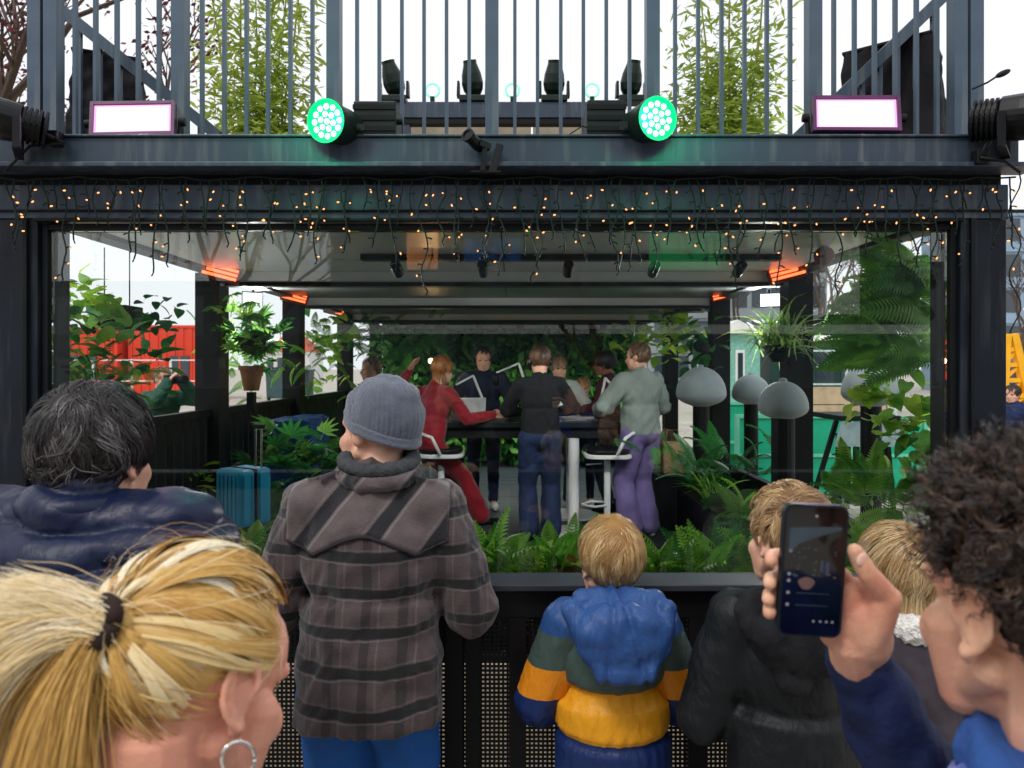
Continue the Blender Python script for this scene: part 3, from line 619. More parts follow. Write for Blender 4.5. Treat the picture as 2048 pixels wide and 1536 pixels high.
# glass office block far right
def block(x0, x1, D, h, label, fm, nst, nwx, parts=True, face=1):
    t = thing('office_block', label, 'building', ((x0 + x1) / 2, D, 0)); ym = D if face == 1 else D - 8
    MB().b2((x0, ym, 0), (x1, ym + 8, h)).build('wall', fm, t)
    yw = D - .02 if face == 1 else D + .02
    dz = h / nst; dx = (x1 - x0) / nwx
    for j in range(nst):
        for i in range(nwx):
            MB().b2((x0 + dx * (i + .12), min(yw, yw - face * .02), dz * (j + .28)), (x0 + dx * (i + .88), max(yw, yw - face * .02), dz * (j + .9))).build('window', m_win, t)
    for j in range(nst + 1): MB().b2((x0 - .05, min(yw - face * .1, yw), dz * j - .06), (x1 + .05, max(yw, yw - face * .1), dz * j + .1)).build('floor_band', fm, t)
    MB().b2((x0 - .1, ym - .1, h + .11), (x1 + .1, ym + 8.1, h + .35)).build('roof', m_black, t)
    return t
block(31, 46, 45, 11.5, 'tall blue grey office block beyond the right post', m_bluegrey, 5, 8)
block(12, 27, 60, 12, 'grey office block behind the bare trees', m_concrete, 4, 9)
# blocks behind the camera, mirrored in the pane
tb = block(-6.5, 15, -19, 6.6, 'dark glazed block across the square, mirrored in the front pane', mat('dark_facade', '#3f4a4c', .5, 0, .15, .6), 2, 9, face=-1)
block(-26, -6.7, -19.5, 4.5, 'low dark block across the square, mirrored left in the front pane', mat('dark_low_facade', '#33393a', .6, 0, .15, .6), 2, 9, face=-1); block(15.2, 32, -19.5, 5.2, 'low grey block across the square, mirrored right in the front pane', mat('grey_low_facade', '#4a5053', .6, 0, .15, .6), 2, 8, face=-1)
MB().b2((-1.7, -18.97, 5.5), (.3, -18.9, 6.3)).build('blue_screen', mat('blue_screen', '#27518a', .5, 0, .3, 3, em=S('#27518a'), es=1.0), tb); MB().b2((11, -18.97, 3.6), (12.4, -18.9, 6.5)).build('white_column', m_whitewall, tb); MB().b2((-6.4, -18.97, 2.9), (14.9, -18.9, 3.3)).build('white_ledge', m_whitewall, tb)
MB().b2((-3.75, -18.97, 5.2), (-2.65, -18.9, 6.5)).build('orange_screen', mat('orange_screen', '#d98a55', .5, 0, .6, 3, em=S('#d98a55'), es=1.5), tb)
MB().b2((4.9, -18.97, 5.2), (7.6, -18.9, 6.5)).build('green_screen', mat('green_screen', '#1c8a4f', .5, 0, .3, 1, em=S('#2fae5f'), es=1.2), tb)
# unseen leafy block, added to keep the bright ground out of the pane
t = thing('leafy_blocker', 'dark leafy block added behind the camera to dull low reflections in the front pane', 'leafy_blocker', (0, -5, 0))
_r = np.random.default_rng(8); _n = 4200; _p = _r.uniform((-9, -5.35, .05), (9, -4.7, 1.45), (_n, 3)); _d = _r.normal(size=(_n, 3)); _d /= np.linalg.norm(_d, axis=1)[:, None]; _u = np.cross(_d, _r.normal(size=(_n, 3))); _u /= np.linalg.norm(_u, axis=1)[:, None]
tag(mk('leaves', np.stack([_p, _p + _d * .06 + _u * .04, _p + _d * .13, _p + _d * .06 - _u * .04], 1).reshape(-1, 3), [(4 * i, 4 * i + 1, 4 * i + 2, 4 * i + 3) for i in range(_n)], mat('blocker_leaf', '#22331c', .6, 0, .3, 5), t), kind='stuff')
MB().b2((-9, -5.3, 0), (9, -4.75, 1.38)).build('core', mat('blocker_core', '#11190d', .9), t)
# trees
def branchy(name, label, x, D, h, seed, cat='tree', lean=0, spread=.55, depth=5, base_r=.16, twig=True, group='bare winter trees', leafm=None, nl=0, ls=.06):
    r = random.Random(seed); t = thing(name, label, cat, (x, D, 0), group); tr = MB(); cr = MB(); tips = []
    def grow(p, d, L, rad, k):
        q = p + d * L * .5 + Vector((r.uniform(-1, 1), r.uniform(-1, 1), 0)) * L * .05; e = q + (d + Vector((r.uniform(-.2, .2), r.uniform(-.2, .2), .08))).normalized() * L * .5
        (tr if k >= depth - 1 else cr).tube([p, q, e], [rad, rad * .85, rad * .68], 6 if k >= depth - 1 else 4, cap=False)
        if k <= 1: tips.append((q, e))
        if k == 0: return
        for i in range(3 if k > 1 else 4):
            a = r.uniform(0, 6.28); nd_ = (d * r.uniform(.6, 1) + Vector((math.cos(a), math.sin(a), r.uniform(.0, .5))) * spread).normalized()
            grow(e if i < 2 else q, nd_, L * r.uniform(.6, .78), rad * .58, k - 1)
    grow(Vector((x, D, 0)), Vector((lean, 0, 1)).normalized(), h * .36, base_r, depth)
    tr.build('trunk', m_bark, t, smooth=True); c_ = cr.build('crown', m_bark, t, smooth=True)
    if leafm:
        lv = []; lf = []
        for i in range(nl):
            a, b_ = r.choice(tips); p = a.lerp(b_, r.random()) + Vector((r.gauss(0, .15), r.gauss(0, .15), r.gauss(0, .15)))
            n = Vector((r.gauss(0, 1), r.gauss(0, 1), r.gauss(0, 1))).normalized(); u = n.orthogonal().normalized(); w_ = n.cross(u); k = len(lv)
            lv += [p - u * ls, p + w_ * ls * .5, p + u * ls, p - w_ * ls * .5]; lf.append((k, k + 1, k + 2, k + 3))
        tag(mk('leaves', [tuple(p) for p in lv], lf, leafm, t), kind='stuff')
    return t
for i, (px, D, h, lab) in enumerate(((1632, 42, 15, 'bare tree with reddish trunk left of the kiosk ridge'), (1668, 46, 16, 'bare tree directly above the kiosk ridge'), (1722, 40, 14, 'bare tree right of the kiosk ridge'), (1560, 50, 16, 'bare tree behind the spiky hanging plant'), (1480, 48, 15, 'bare tree behind the small pale kiosk'), (2040, 30, 9, 'bare tree beyond the right post'))):
    branchy('bare_tree', lab, P(px, 0, D).x, D, h, 20 + i)
branchy('bare_tree', 'bare tree across the square, mirrored left in the front pane', -7.2, -12, 9, 40)
branchy('bare_tree', 'bare tree across the square, mirrored right in the front pane', 2.5, -14, 8, 41)
branchy('red_leaf_tree', 'tree with dark red leaves at the top left corner', P(-30, 0, 9).x, 9, 8.6, 61, lean=-.02, depth=5, base_r=.14, group=None, leafm=mat('dark_red_leaf', '#6d2f35', .6, 0, .3, 5), nl=2600, ls=.05)
# ---------------------------------------------------------------- inside the studio
m_table = mat('dark_table_top', '#1a2226', .3, 0, .2, 6)
m_paper = mat('white_paper', '#eceae6', .6, 0, .05)
FZ = .2
t = thing('radio_table', 'long dark standing table with white column legs in the studio', 'table', (.1, 6.75, FZ))
def rr(cx, cy, wx, wy, z0, z1, rc=.25, n=8):
    pts = []
    for k, (sx, sy) in enumerate(((1, 1), (-1, 1), (-1, -1), (1, -1))):
        for j in range(n + 1): a = math.pi / 2 * (k + j / n); pts.append((cx + sx * (wx / 2 - rc) + rc * math.cos(a), cy + sy * (wy / 2 - rc) + rc * math.sin(a)))
    m = len(pts); return [(x, y, z0) for x, y in pts] + [(x, y, z1) for x, y in pts], [tuple(range(m))[::-1], tuple(range(m, 2 * m))] + [(i, (i + 1) % m, m + (i + 1) % m, m + i) for i in range(m)]
v, f = rr(.1, 6.75, 2.3, .95, 1.16, 1.21); mk('table_top', v, f, m_table, t, bevel=.006)
v, f = rr(.1, 6.75, 2.1, .8, 1.06, 1.158); mk('apron', v, f, m_black, t)
for x, y in ((.555, 6.32), (-.75, 6.8), (.6, 7.1)):
    MB().lathe([(.28, 0), (.27, .02), (.06, .035), (.052, .05), (.052, .86)], (x, y, FZ), seg=24).build('leg', m_white, t)
def stool(x, y, yaw, label, seatm=m_black):
    t = thing('bar_stool', label, 'stool', (x, y, FZ), 'white bar stools'); z = .72
    MB().lathe([(.21, 0), (.2, .015), (.04, .035), (.028, .05), (.028, z - .02)], (x, y, FZ), seg=24).build('pedestal', m_white, t, smooth=False)
    v, f = rr(x, y, .4, .38, FZ + z, FZ + z + .035, .12); mk('seat', v, f, m_white, t, bevel=.008)
    v, f = rr(x, y, .37, .35, FZ + z + .036, FZ + z + .075, .12); mk('cushion', v, f, seatm, t, bevel=.012)
    a = Vector((math.cos(yaw), math.sin(yaw), 0)); s = Vector((-a.y, a.x, 0)); c = Vector((x, y, FZ + .3))
    MB().tube([c + s * .02, c + s * .12 + a * .06, c + a * .2 + s * .09, c + a * .2 - s * .09, c - s * .12 + a * .06, c - s * .02], .011, 8).build('footrest', m_white, t, smooth=True)
    MB().tube([c + Vector((0, 0, .36)) + a * .05, c + a * .2 + Vector((0, 0, .34))], .006, 6).build('height_lever', m_white, t)
    b = c + Vector((0, 0, .46)) - a * .17
    MB().tube([b - s * .19, b - s * .15 - a * .06 + Vector((0, 0, .15)), b - a * .07 + Vector((0, 0, .18)), b + s * .15 - a * .06 + Vector((0, 0, .15)), b + s * .19], .014, 8).build('back_hoop', m_white, t, smooth=True)
stool(.83, 6.1, 2.6, 'white bar stool beside the person in purple trousers')
stool(-.62, 6.15, .8, 'white bar stool under the person in red')
# things on the table
def laptop(x, y, yaw, label):
    t = thing('laptop', label, 'laptop', (x, y, 1.211), 'open laptops on the table'); Rm = Matrix.Rotation(yaw, 3, 'Z'); c = Vector((x, y, 1.211))
    MB().box(c + Vector((0, 0, .009)), (.32, .22, .016), Rm).build('base', mat('silver_case', '#c2c7c9', .35, .3), t, bevel=.004)
    Rt = Rm @ Matrix.Rotation(R(-15), 3, 'X'); q = c + Rm @ Vector((0, .12, .11)); MB().box(q, (.32, .01, .21), Rt).build('lid', mat('silver_case', '#c2c7c9', .35, .3), t, bevel=.004)
    MB().box(q + Rt @ Vector((0, -.007, 0)), (.3, .003, .19), Rt).build('screen', mat('lit_screen', '#8fb0b8', .2, em=(.5, .7, .8), es=.35), t)
laptop(-.42, 6.55, 3.3, 'open silver laptop near the outstretched hand'); laptop(.5, 6.9, .2, 'open silver laptop between the two dark haired presenters')
def stack(x, y, n, label):
    t = thing('paper_stack', label, 'papers', (x, y, 1.211))
    for k in range(n): MB().box((x + rnd.uniform(-.01, .01), y, 1.214 + k * .006), (.3, .21, .005), Matrix.Rotation(rnd.uniform(-.15, .15), 3, 'Z')).build('sheet', m_paper, t)
stack(-.2, 6.45, 6, 'short stack of white papers beside the red sleeve'); stack(.62, 6.55, 4, 'white sheets of paper right of the woman in black')
def mic(x, y, x2, y2, z2, label):
    t = thing('boom_microphone', label, 'microphone', (x, y, 1.211), 'boom microphones on the table')
    MB().lathe([(.05, 0), (.05, .01), (.012, .02), (.012, .18)], (x, y, 1.211)).build('base', m_black, t)
    e = Vector((x + (x2 - x) * .35, y + (y2 - y) * .35, z2 + .12))
    MB().bar((x, y, 1.39), e, .018, .018).build('lower_arm', m_white, t); MB().bar(e, (x2, y2, z2 + .03), .016, .016).build('upper_arm', m_white, t)
    MB().ell((x2, y2, z2 - .03), (.035, .035, .06)).build('foam', m_rubber, t, smooth=True)
mic(.18, 6.6, -.15, 6.75, 1.62, 'boom microphone with white arm in front of the man in dark jacket')
mic(-.3, 7.05, -.55, 6.85, 1.5, 'boom microphone with white arm left of the man in dark jacket')
mic(.85, 6.7, .95, 6.5, 1.48, 'boom microphone with white arm by the person in purple trousers')
# floor monitor, bag, bottle crate
t = thing('tote_bag', 'tan woven bag on the floor behind the purple trousers', 'bag', (1.5, 6.6, FZ)); c = P(1345, 915, 6.6)
fuse('bag', [MB().box((c.x, 6.6, c.z), (.2, .14, .3)).v and (MB().box((c.x, 6.6, c.z), (.2, .14, .3)).v, MB().box((c.x, 6.6, c.z), (.2, .14, .3)).f)], .012, 4, mat('tan_weave', '#a58a60', .8, 0, .3, 40, .5, 60), t)
MB().tube([(c.x - .06, 6.6, c.z + .13), (c.x - .05, 6.6, c.z + .26), (c.x + .05, 6.6, c.z + .26), (c.x + .06, 6.6, c.z + .13)], .008, 6).build('handle', mat('tan_strap', '#7a5f3c', .7), t, smooth=True)
t = thing('storage_bench', 'low black bench under the tan bag', 'bench', (1.5, 6.6, FZ)); MB().b2((1.35, 6.4, FZ), (1.75, 6.85, c.z - .152)).build('box', m_black, t, bevel=.005); MB().b2((1.34, 6.39, c.z - .151), (1.76, 6.86, c.z - .147)).build('lid', m_black, t)
# suitcase on a low box by the left wall
t = thing('storage_bench', 'low black bench under the blue suitcase', 'bench', (-1.72, 4.55, FZ)); zb = P(0, 1060, 4.5).z
MB().b2((-1.98, 4.25, FZ), (-1.4, 4.9, zb - .02)).build('box', m_black, t, bevel=.005); MB().b2((-1.985, 4.24, zb - .019), (-1.39, 4.91, zb - .002)).build('lid', m_black, t)
t = thing('suitcase', 'blue hard shell suitcase with raised chrome handle', 'suitcase', (-1.73, 4.5, zb)); m_case = mat('blue_shell', '#2296bd', .3, 0, .08, 4)
a, b_ = P(425, 940, 4.4), P(525, 935, 4.4); zc = a.z; cx = (a.x + b_.x) / 2; yw = R(-32)
Rm = Matrix.Rotation(yw, 3, 'Z'); c = Vector((cx, 4.5, (zb + zc) / 2 + .02)); H = zc - zb - .04
for s in (-1, 1): MB().box(c + Rm @ Vector((0, s * .062, 0)), (.255, .115, H), Rm).build('shell', m_case, t, bevel=.025)
MB().box(c, (.262, .0085, H + .004), Rm).build('zip_band', m_black, t)
for k in range(5): MB().box(c + Rm @ Vector((-.08 + k * .04, -.123, 0)), (.012, .008, H * .8), Rm).build('rib', m_case, t, bevel=.003)
for k in range(3): MB().box(c + Rm @ Vector((.13, -.09 + k * .06, 0)), (.008, .012, H * .8), Rm).build('rib', m_case, t, bevel=.003)
hz = P(0, 858, 4.45).z
for s in (-1, 1): MB().tube([c + Rm @ Vector((s * .028 + .07, .06, H / 2 - .01)), Vector((c + Rm @ Vector((s * .028 + .07, .06, 0))).to_tuple()[:2] + (hz,))], .006, 8).build('handle_tube', mat('chrome', '#d8dadc', .15, .9, 0), t)
MB().box(Vector((c + Rm @ Vector((.07, .06, 0))).to_tuple()[:2] + (hz + .012,)), (.1, .03, .028), Rm).build('grip', m_black, t, bevel=.006)
for sx in (-1, 1): MB().lathe([(0, -.01), (.018, -.01), (.018, .01), (0, .01)], c + Rm @ Vector((sx * .1, -.06, -H / 2 - .004)), Rm @ Vector((1, 0, 0)), 12).build('wheel', m_rubber, t)
# blue covered crate
t = thing('tarp_crate', 'crate under a blue sheet beside the left side wall', 'crate', (-1.72, 5.75, FZ)); zt = P(0, 838, 5.6).z
fuse('sheet', [(q.v, q.f) for q in (MB().prism([(-1.98, FZ), (-1.5, FZ), (-1.58, zt), (-1.92, zt)], 5.5, 6.05),)], .02, 3, mat('blue_sheet', '#1b4f8c', .5, 0, .25, 4, .3, 12), t, disp=lambda co, no: .015 * wob(co, 4, 2))
# heaters under the ceiling edge
def heater(px, py, D, s, label):
    c = P(px, py, D); t = thing('patio_heater', label, 'heater', (c.x, D, 2.36), 'glowing infrared heaters'); Rm = Euler((R(-20), R(s * 14), R(s * 12))).to_matrix()
    MB().box(c + Rm @ Vector((0, .03, .02)), (.25, .06, .1), Rm).build('housing', m_heatbox, t, bevel=.006)
    for k in range(3): p = c + Rm @ Vector((0, -.012, -.02 + k * .032)); MB().bar(p - Rm @ Vector((.11, 0, 0)), p + Rm @ Vector((.11, 0, 0)), .014, .018).build('tube', m_heat, t)
    MB().bar(c + Vector((0, .03, .06)), (c.x, D + .03, 2.372), .02, .02).build('bracket', m_black, t)
heater(440, 548, 4.75, 1, 'glowing red heater above the first left post'); heater(588, 596, 6.6, 1, 'glowing red heater above the second left post'); heater(668, 622, 8.5, 1, 'glowing red heater above the third left post')
heater(1576, 548, 4.8, -1, 'glowing red heater above the first right post'); heater(1450, 590, 6.6, -1, 'glowing red heater above the second right post')
c = P(668, 588, 7.4); t = thing('paper_lantern', 'round red lantern above the third left heater', 'lantern', c); MB().ell(c, .07, None, 18, 12).build('globe', mat('red_paper', '#d8352a', .5, em=(1, .1, .05), es=.5), t, smooth=True); MB().bar(c + Vector((0, 0, .06)), (c.x, c.y, 2.37), .006, .006).build('cord', m_black, t)
c = P(1648, 512, 3.9); t = thing('paper_lantern', 'dark crimson round lamp under the ceiling right of the heater', 'lantern', c); MB().ell(c, .055, None, 18, 12).build('globe', mat('crimson_paper', '#6d1530', .5), t, smooth=True); MB().bar(c + Vector((0, 0, .05)), (c.x, c.y, 2.37), .006, .006).build('cord', m_black, t)
# track lights under the ceiling
m_trk = emat('white_spot', (.9, 1, .95), 7)
def downlight(x, y, z, lab, power=0, r=.045):
    t = thing('downlight', lab, 'ceiling light', (x, y, z), 'white ceiling downlights'); MB().lathe([(r, 0), (r, -.09), (r * .9, -.09), (r * .9, -.02)], (x, y, z), seg=16).build('can', m_black, t)
    MB().lathe([(0, -.03), (r * .88, -.03), (r * .7, -.05), (0, -.055)], (x, y, z), seg=16).build('lens', m_trk, t)
    if power: lamp('downlight_lamp', 'SPOT', (x, y, z - .1), (.95, 1, .93), power, t, None, .05, 130)
names = ['leftmost', 'second from left', 'third from left', 'middle', 'third from right', 'second from right', 'rightmost']
for k in range(7): downlight((P(792 + 83 * k, 0, 9.6).x), 9.6, 2.28, names[k] + ' round downlight in the row before the green back wall', 48)
MB().b2((-1.75, 9.57, 2.281), (1.75, 9.63, 2.31)).build('light_track', m_black, pav)
def wash(px, py, D, yaw, lab):
    c = P(px, py, D); t = thing('square_floodlight', lab, 'floodlight', (c.x, D, 2.36), 'white square floodlights under the ceiling'); Rm = Euler((R(12), 0, R(yaw * .4))).to_matrix()
    MB().box(c + Rm @ Vector((0, .02, 0)), (.17, .04, .12), Rm).build('housing', m_black, t, bevel=.004); MB().box(c + Rm @ Vector((0, -.004, 0)), (.155, .006, .105), Rm).build('lens', emat('flood_white', (1, 1, 1), 2.2), t)
    MB().bar(c + Vector((0, .02, .04)), (c.x, D + .02, 2.372), .015, .015).build('bracket', m_black, t)
    lamp('flood_lamp', 'AREA', c + Rm @ Vector((0, -.03, 0)), (1, 1, .97), 100, t, Vector((.35 if px < 1024 else -.35, -.75, .55)).to_track_quat('-Z', 'Y').to_euler(), .15)
wash(505, 598, 6.0, 55, 'white square floodlight under the ceiling above the left pot plant'); wash(1540, 600, 6.0, -55, 'white square floodlight under the ceiling above the spiky plant')
# cable tray with added spot heads, lit to brighten the presenters
t = thing('cable_tray', 'dark cable tray with added round spot heads under the front ceiling', 'cable tray', (.3, 4.2, 2.36)); MB().b2((-.9, 4.15, 2.34), (1.6, 4.23, 2.373)).build('tray', m_black, t)
for k in range(5):
    x = -.7 + k * .52; dv = Vector((-.05 * k + .1, .85, -.5)).normalized(); MB().lathe([(0, 0), (.03, 0), (.034, .04), (.03, .1), (.026, .1), (.026, .09), (0, .09)], (x, 4.19, 2.32), dv, 14).build('added_spot_head', m_black, t)
    MB().lathe([(0, 0), (.025, 0), (.02, .004), (0, .005)], Vector((x, 4.19, 2.32)) + dv * .091, dv, 14).build('added_spot_lens', m_trk, t); lamp('added_spot_lamp', 'SPOT', Vector((x, 4.19, 2.32)) + dv * .11, (1, .98, .93), 36, t, dv.to_track_quat('-Z', 'Y').to_euler(), .03, 62)
# projector / boxes at rear right ceiling
t = thing('projector', 'dark projector under the ceiling beside the second right heater', 'projector', P(1395, 612, 6.9)); c = P(1385, 612, 7.0)
MB().box(c, (.3, .3, .12)).build('body', m_black, t, bevel=.01); MB().lathe([(.0, 0), (.075, 0), (.075, .05), (.0, .06)], c + Vector((.1, -.15, 0)), (.2, -1, 0), 18).build('lens', mat('pale_lens2', '#c9cfcf', .2), t); MB().bar(c + Vector((0, 0, .06)), (c.x, c.y, 2.372), .03, .03).build('mount', m_black, t)
# warm table lamp
c = P(862, 722, 7.6); t = thing('table_lamp', 'small warm globe lamp beside the raised red sleeve', 'lamp', (c.x, 7.6, 1.0))
MB().ell(c, .03, None, 14, 10).build('globe', emat('warm_globe', (1, .6, .25), 10), t, smooth=True); MB().tube([(c.x, 7.6, FZ), (c.x, 7.6, c.z - .03)], .01, 8).build('pole', m_black, t); MB().lathe([(.14, 0), (.14, .015), (.02, .02)], (c.x, 7.6, FZ)).build('base', m_black, t)
lamp('globe_lamp', 'POINT', c + Vector((0, -.05, 0)), (1, .6, .25), 4, t, None, .04)
# crowd barrier in front
bar_ = thing('crowd_barrier', 'black barrier with a grey top board and wire mesh infill', 'barrier', (-.1, 1.97, 0)); BY = 1.96
MB().b2((-2.6, BY - .03, 1.082), (2.6, BY + .09, 1.10)).build('top_board', mat('grey_top_board', '#30343b', .38, 0, .2, 4), bar_, bevel=.003)
MB().b2((-2.6, BY, 1.0), (2.6, BY + .04, 1.081)).build('upper_rail', m_black, bar_)
MB().b2((-2.6, BY, .06), (2.6, BY + .04, .12)).build('lower_rail', m_black, bar_)
for px in (250, 492, 908, 1035, 1395, 1800): x = P(px, 0, BY).x; MB().b2((x - .024, BY - .002, 0), (x + .024, BY + .042, .999)).build('upright', m_black, bar_)
for px in (945,): x = P(px, 0, BY).x; MB().b2((x - .02, BY - .001, 0), (x + .02, BY + .041, .999)).build('upright', m_black, bar_)
q = MB(); pt = .0125; x = -2.4
while x < 2.4: q.b2((x - .0032, BY + .017, .12), (x + .0032, BY + .0195, 1.0)); x += pt
z = .13
while z < 1.0: q.b2((-2.4, BY + .0197, z - .0032), (2.4, BY + .0222, z + .0032)); z += pt
tag(q.build('wire_mesh', m_black, bar_), kind='stuff')
# ---------------------------------------------------------------- plants
def leafmat(name, c1, c2, rough=.42, trans=.45):
    m = bpy.data.materials.new(name); m.use_nodes = True; n = m.node_tree.nodes; l = m.node_tree.links; b = n['Principled BSDF']
    oi = n.new('ShaderNodeObjectInfo'); tc = n.new('ShaderNodeTexCoord'); t = n.new('ShaderNodeTexNoise'); t.inputs['Scale'].default_value = 14
    l.new(tc.outputs['Object'], t.inputs['Vector']); ad = n.new('ShaderNodeMath'); ad.operation = 'ADD'; l.new(oi.outputs['Random'], ad.inputs[0]); l.new(t.outputs['Fac'], ad.inputs[1])
    mr = n.new('ShaderNodeMapRange'); mr.inputs['From Min'].default_value = .4; mr.inputs['From Max'].default_value = 1.5; l.new(ad.outputs[0], mr.inputs['Value'])
    x = n.new('ShaderNodeMix'); x.data_type = 'RGBA'; x.inputs['A'].default_value = (*S(c1), 1); x.inputs['B'].default_value = (*S(c2), 1); l.new(mr.outputs[0], x.inputs['Factor'])
    l.new(x.outputs['Result'], b.inputs['Base Color']); b.inputs['Roughness'].default_value = rough
    tr = n.new('ShaderNodeBsdfTranslucent'); l.new(x.outputs['Result'], tr.inputs['Color']); ms = n.new('ShaderNodeMixShader'); ms.inputs[0].default_value = trans
    o = n['Material Output']; l.new(b.outputs[0], ms.inputs[1]); l.new(tr.outputs[0], ms.inputs[2]); l.new(ms.outputs[0], o.inputs['Surface']); return m
m_fern = leafmat('fern_green', '#3f9130', '#a4d850'); m_dark = leafmat('dark_leaf', '#1d5226', '#45974a'); m_lime = leafmat('lime_leaf', '#65a82c', '#cfe85c'); m_var = leafmat('broad_leaf', '#3a8536', '#99cc60'); m_spk = leafmat('spiky_leaf', '#477a5a', '#b4d68c'); m_brz = leafmat('bronze_leaf', '#5d4a22', '#a5702f')
m_bam = leafmat('bamboo_leaf', '#6f8f2a', '#c2cf62', .5, .5); m_cane = mat('bamboo_cane', '#8a8a3e', .5, 0, .2, 8)
def raw(v, f, m, name):
    me = bpy.data.meshes.new(name); me.from_pydata([tuple(p) for p in v], [], f); me.materials.append(m); me.shade_smooth(); return me
def leaf_broad(m, wd=.55, droop=.5, heart=True, fold=.25, n=7):
    """leaf lying along +Y, length 1, root at the origin, with a short petiole"""
    v = []; f = []
    for i in range(n + 1):
        t = i / n; w_ = wd * .5 * (math.sin(math.pi * min(1, (t * .9 + .1)) ** (.62 if heart else 1)) ** .8 if 0 < t < 1 else (.5 if heart and t == 0 else .02))
        y = .18 + t * .82; z = -droop * t * t * .5
        v += [(-w_, y - (.12 if heart and t < .2 else 0), z + fold * w_), (0, y, z), (w_, y - (.12 if heart and t < .2 else 0), z + fold * w_)]
    for i in range(n):
        a = i * 3; f += [(a, a + 1, a + 4, a + 3), (a + 1, a + 2, a + 5, a + 4)]
    k = len(v); v += [(-.012, 0, 0), (.012, 0, 0), (.012, .19, 0), (-.012, .19, 0)]; f.append((k, k + 1, k + 2, k + 3)); return raw(v, f, m, 'leaf')
def leaf_frond(m, np_=17, wd=.34, droop=.75, lw=.05):
    v = []; f = []
    def sp(t): return Vector((0, t * (1 - .12 * t), .28 * t - droop * t * t * .62))
    for i in range(np_):
        t = .12 + .88 * i / (np_ - 1); p = sp(t); L = wd * .5 * math.sin(math.pi * (.16 + .84 * t) ** .8) + .02
        for s in (-1, 1):
            d = Vector((s, .55, -.12)).normalized(); w_ = Vector((0, lw * .5, 0)); q = p + d * L * .55 + Vector((0, 0, .012)); e = p + d * L + Vector((0, 0, -.035)); k = len(v)
            v += [p - w_ * .5, p + w_ * .5, q + w_, e, q - w_]; f += [(k, k + 1, k + 2, k + 4), (k + 4, k + 2, k + 3)]
    N = 8
    for i in range(N):
        a, b_ = sp(i / N), sp((i + 1) / N); k = len(v); v += [a - Vector((.008, 0, 0)), a + Vector((.008, 0, 0)), b_ + Vector((.006, 0, 0)), b_ - Vector((.006, 0, 0))]; f.append((k, k + 1, k + 2, k + 3))
    return raw(v, f, m, 'frond')
def leaf_blade(m, wd=.05, droop=.9, n=7):
    v = []; f = []
    for i in range(n + 1):
        t = i / n; w_ = wd * .5 * (1 - t ** 2.2) + .001; p = (t * (1 - .15 * t), .45 * t - droop * t * t * .75); v += [(-w_, p[0], p[1] + w_ * .3), (w_, p[0], p[1] + w_ * .3)]
    for i in range(n): a = i * 2; f.append((a, a + 1, a + 3, a + 2))
    return raw(v, f, m, 'blade')
def leaf_finger(m):
    """palmate leaf of seven fingers"""
    v = []; f = []
    for k in range(7):
        a = R(-78 + 26 * k); d = Vector((math.sin(a), math.cos(a), 0)); s = Vector((d.y, -d.x, 0)); L = .72 * (1 - .06 * abs(k - 3)); o = Vector((0, .25, 0)); b = len(v)
        v += [o, o + d * L * .5 + s * .075 + Vector((0, 0, .03)), o + d * L + Vector((0, 0, -.16)), o + d * L * .5 - s * .075 + Vector((0, 0, .03))]; f += [(b, b + 1, b + 2), (b, b + 2, b + 3)]
    b = len(v); v += [(-.012, 0, -.05), (.012, 0, -.05), (.012, .27, 0), (-.012, .27, 0)]; f.append((b, b + 1, b + 2, b + 3)); return raw(v, f, m, 'leaf')
LF = {'fern': [leaf_frond(m_fern), leaf_frond(m_fern, 15, .3, .5), leaf_frond(m_fern, 19, .38, 1.0)], 'darkfern': [leaf_frond(m_dark, 17, .36, .6), leaf_frond(m_dark, 15, .3, .9)],
      'bigfern': [leaf_frond(m_fern, 22, .42, .9, .055), leaf_frond(m_fern, 24, .4, 1.1, .05), leaf_frond(m_var, 22, .44, .8, .055)],
      'pothos': [leaf_broad(m_var, .72, .6), leaf_broad(m_lime, .66, .7)], 'lime': [leaf_broad(m_lime, .7, .5), leaf_broad(m_lime, .6, .8)], 'darkbroad': [leaf_broad(m_dark, .55, .5, False), leaf_broad(m_dark, .62, .8, False)],
      'spiky': [leaf_blade(m_spk), leaf_blade(m_spk, .04, 1.3), leaf_blade(m_lime, .045, .8)], 'grass': [leaf_blade(m_fern, .06, 1.0), leaf_blade(m_lime, .05, .7)], 'finger': [leaf_finger(m_dark), leaf_finger(m_var)], 'bronze': [leaf_broad(m_brz, .5, .5, False), leaf_broad(m_dark, .5, .5, False)]}
PN = {'fern': 'frond', 'darkfern': 'frond', 'bigfern': 'frond', 'spiky': 'blade', 'grass': 'blade'}
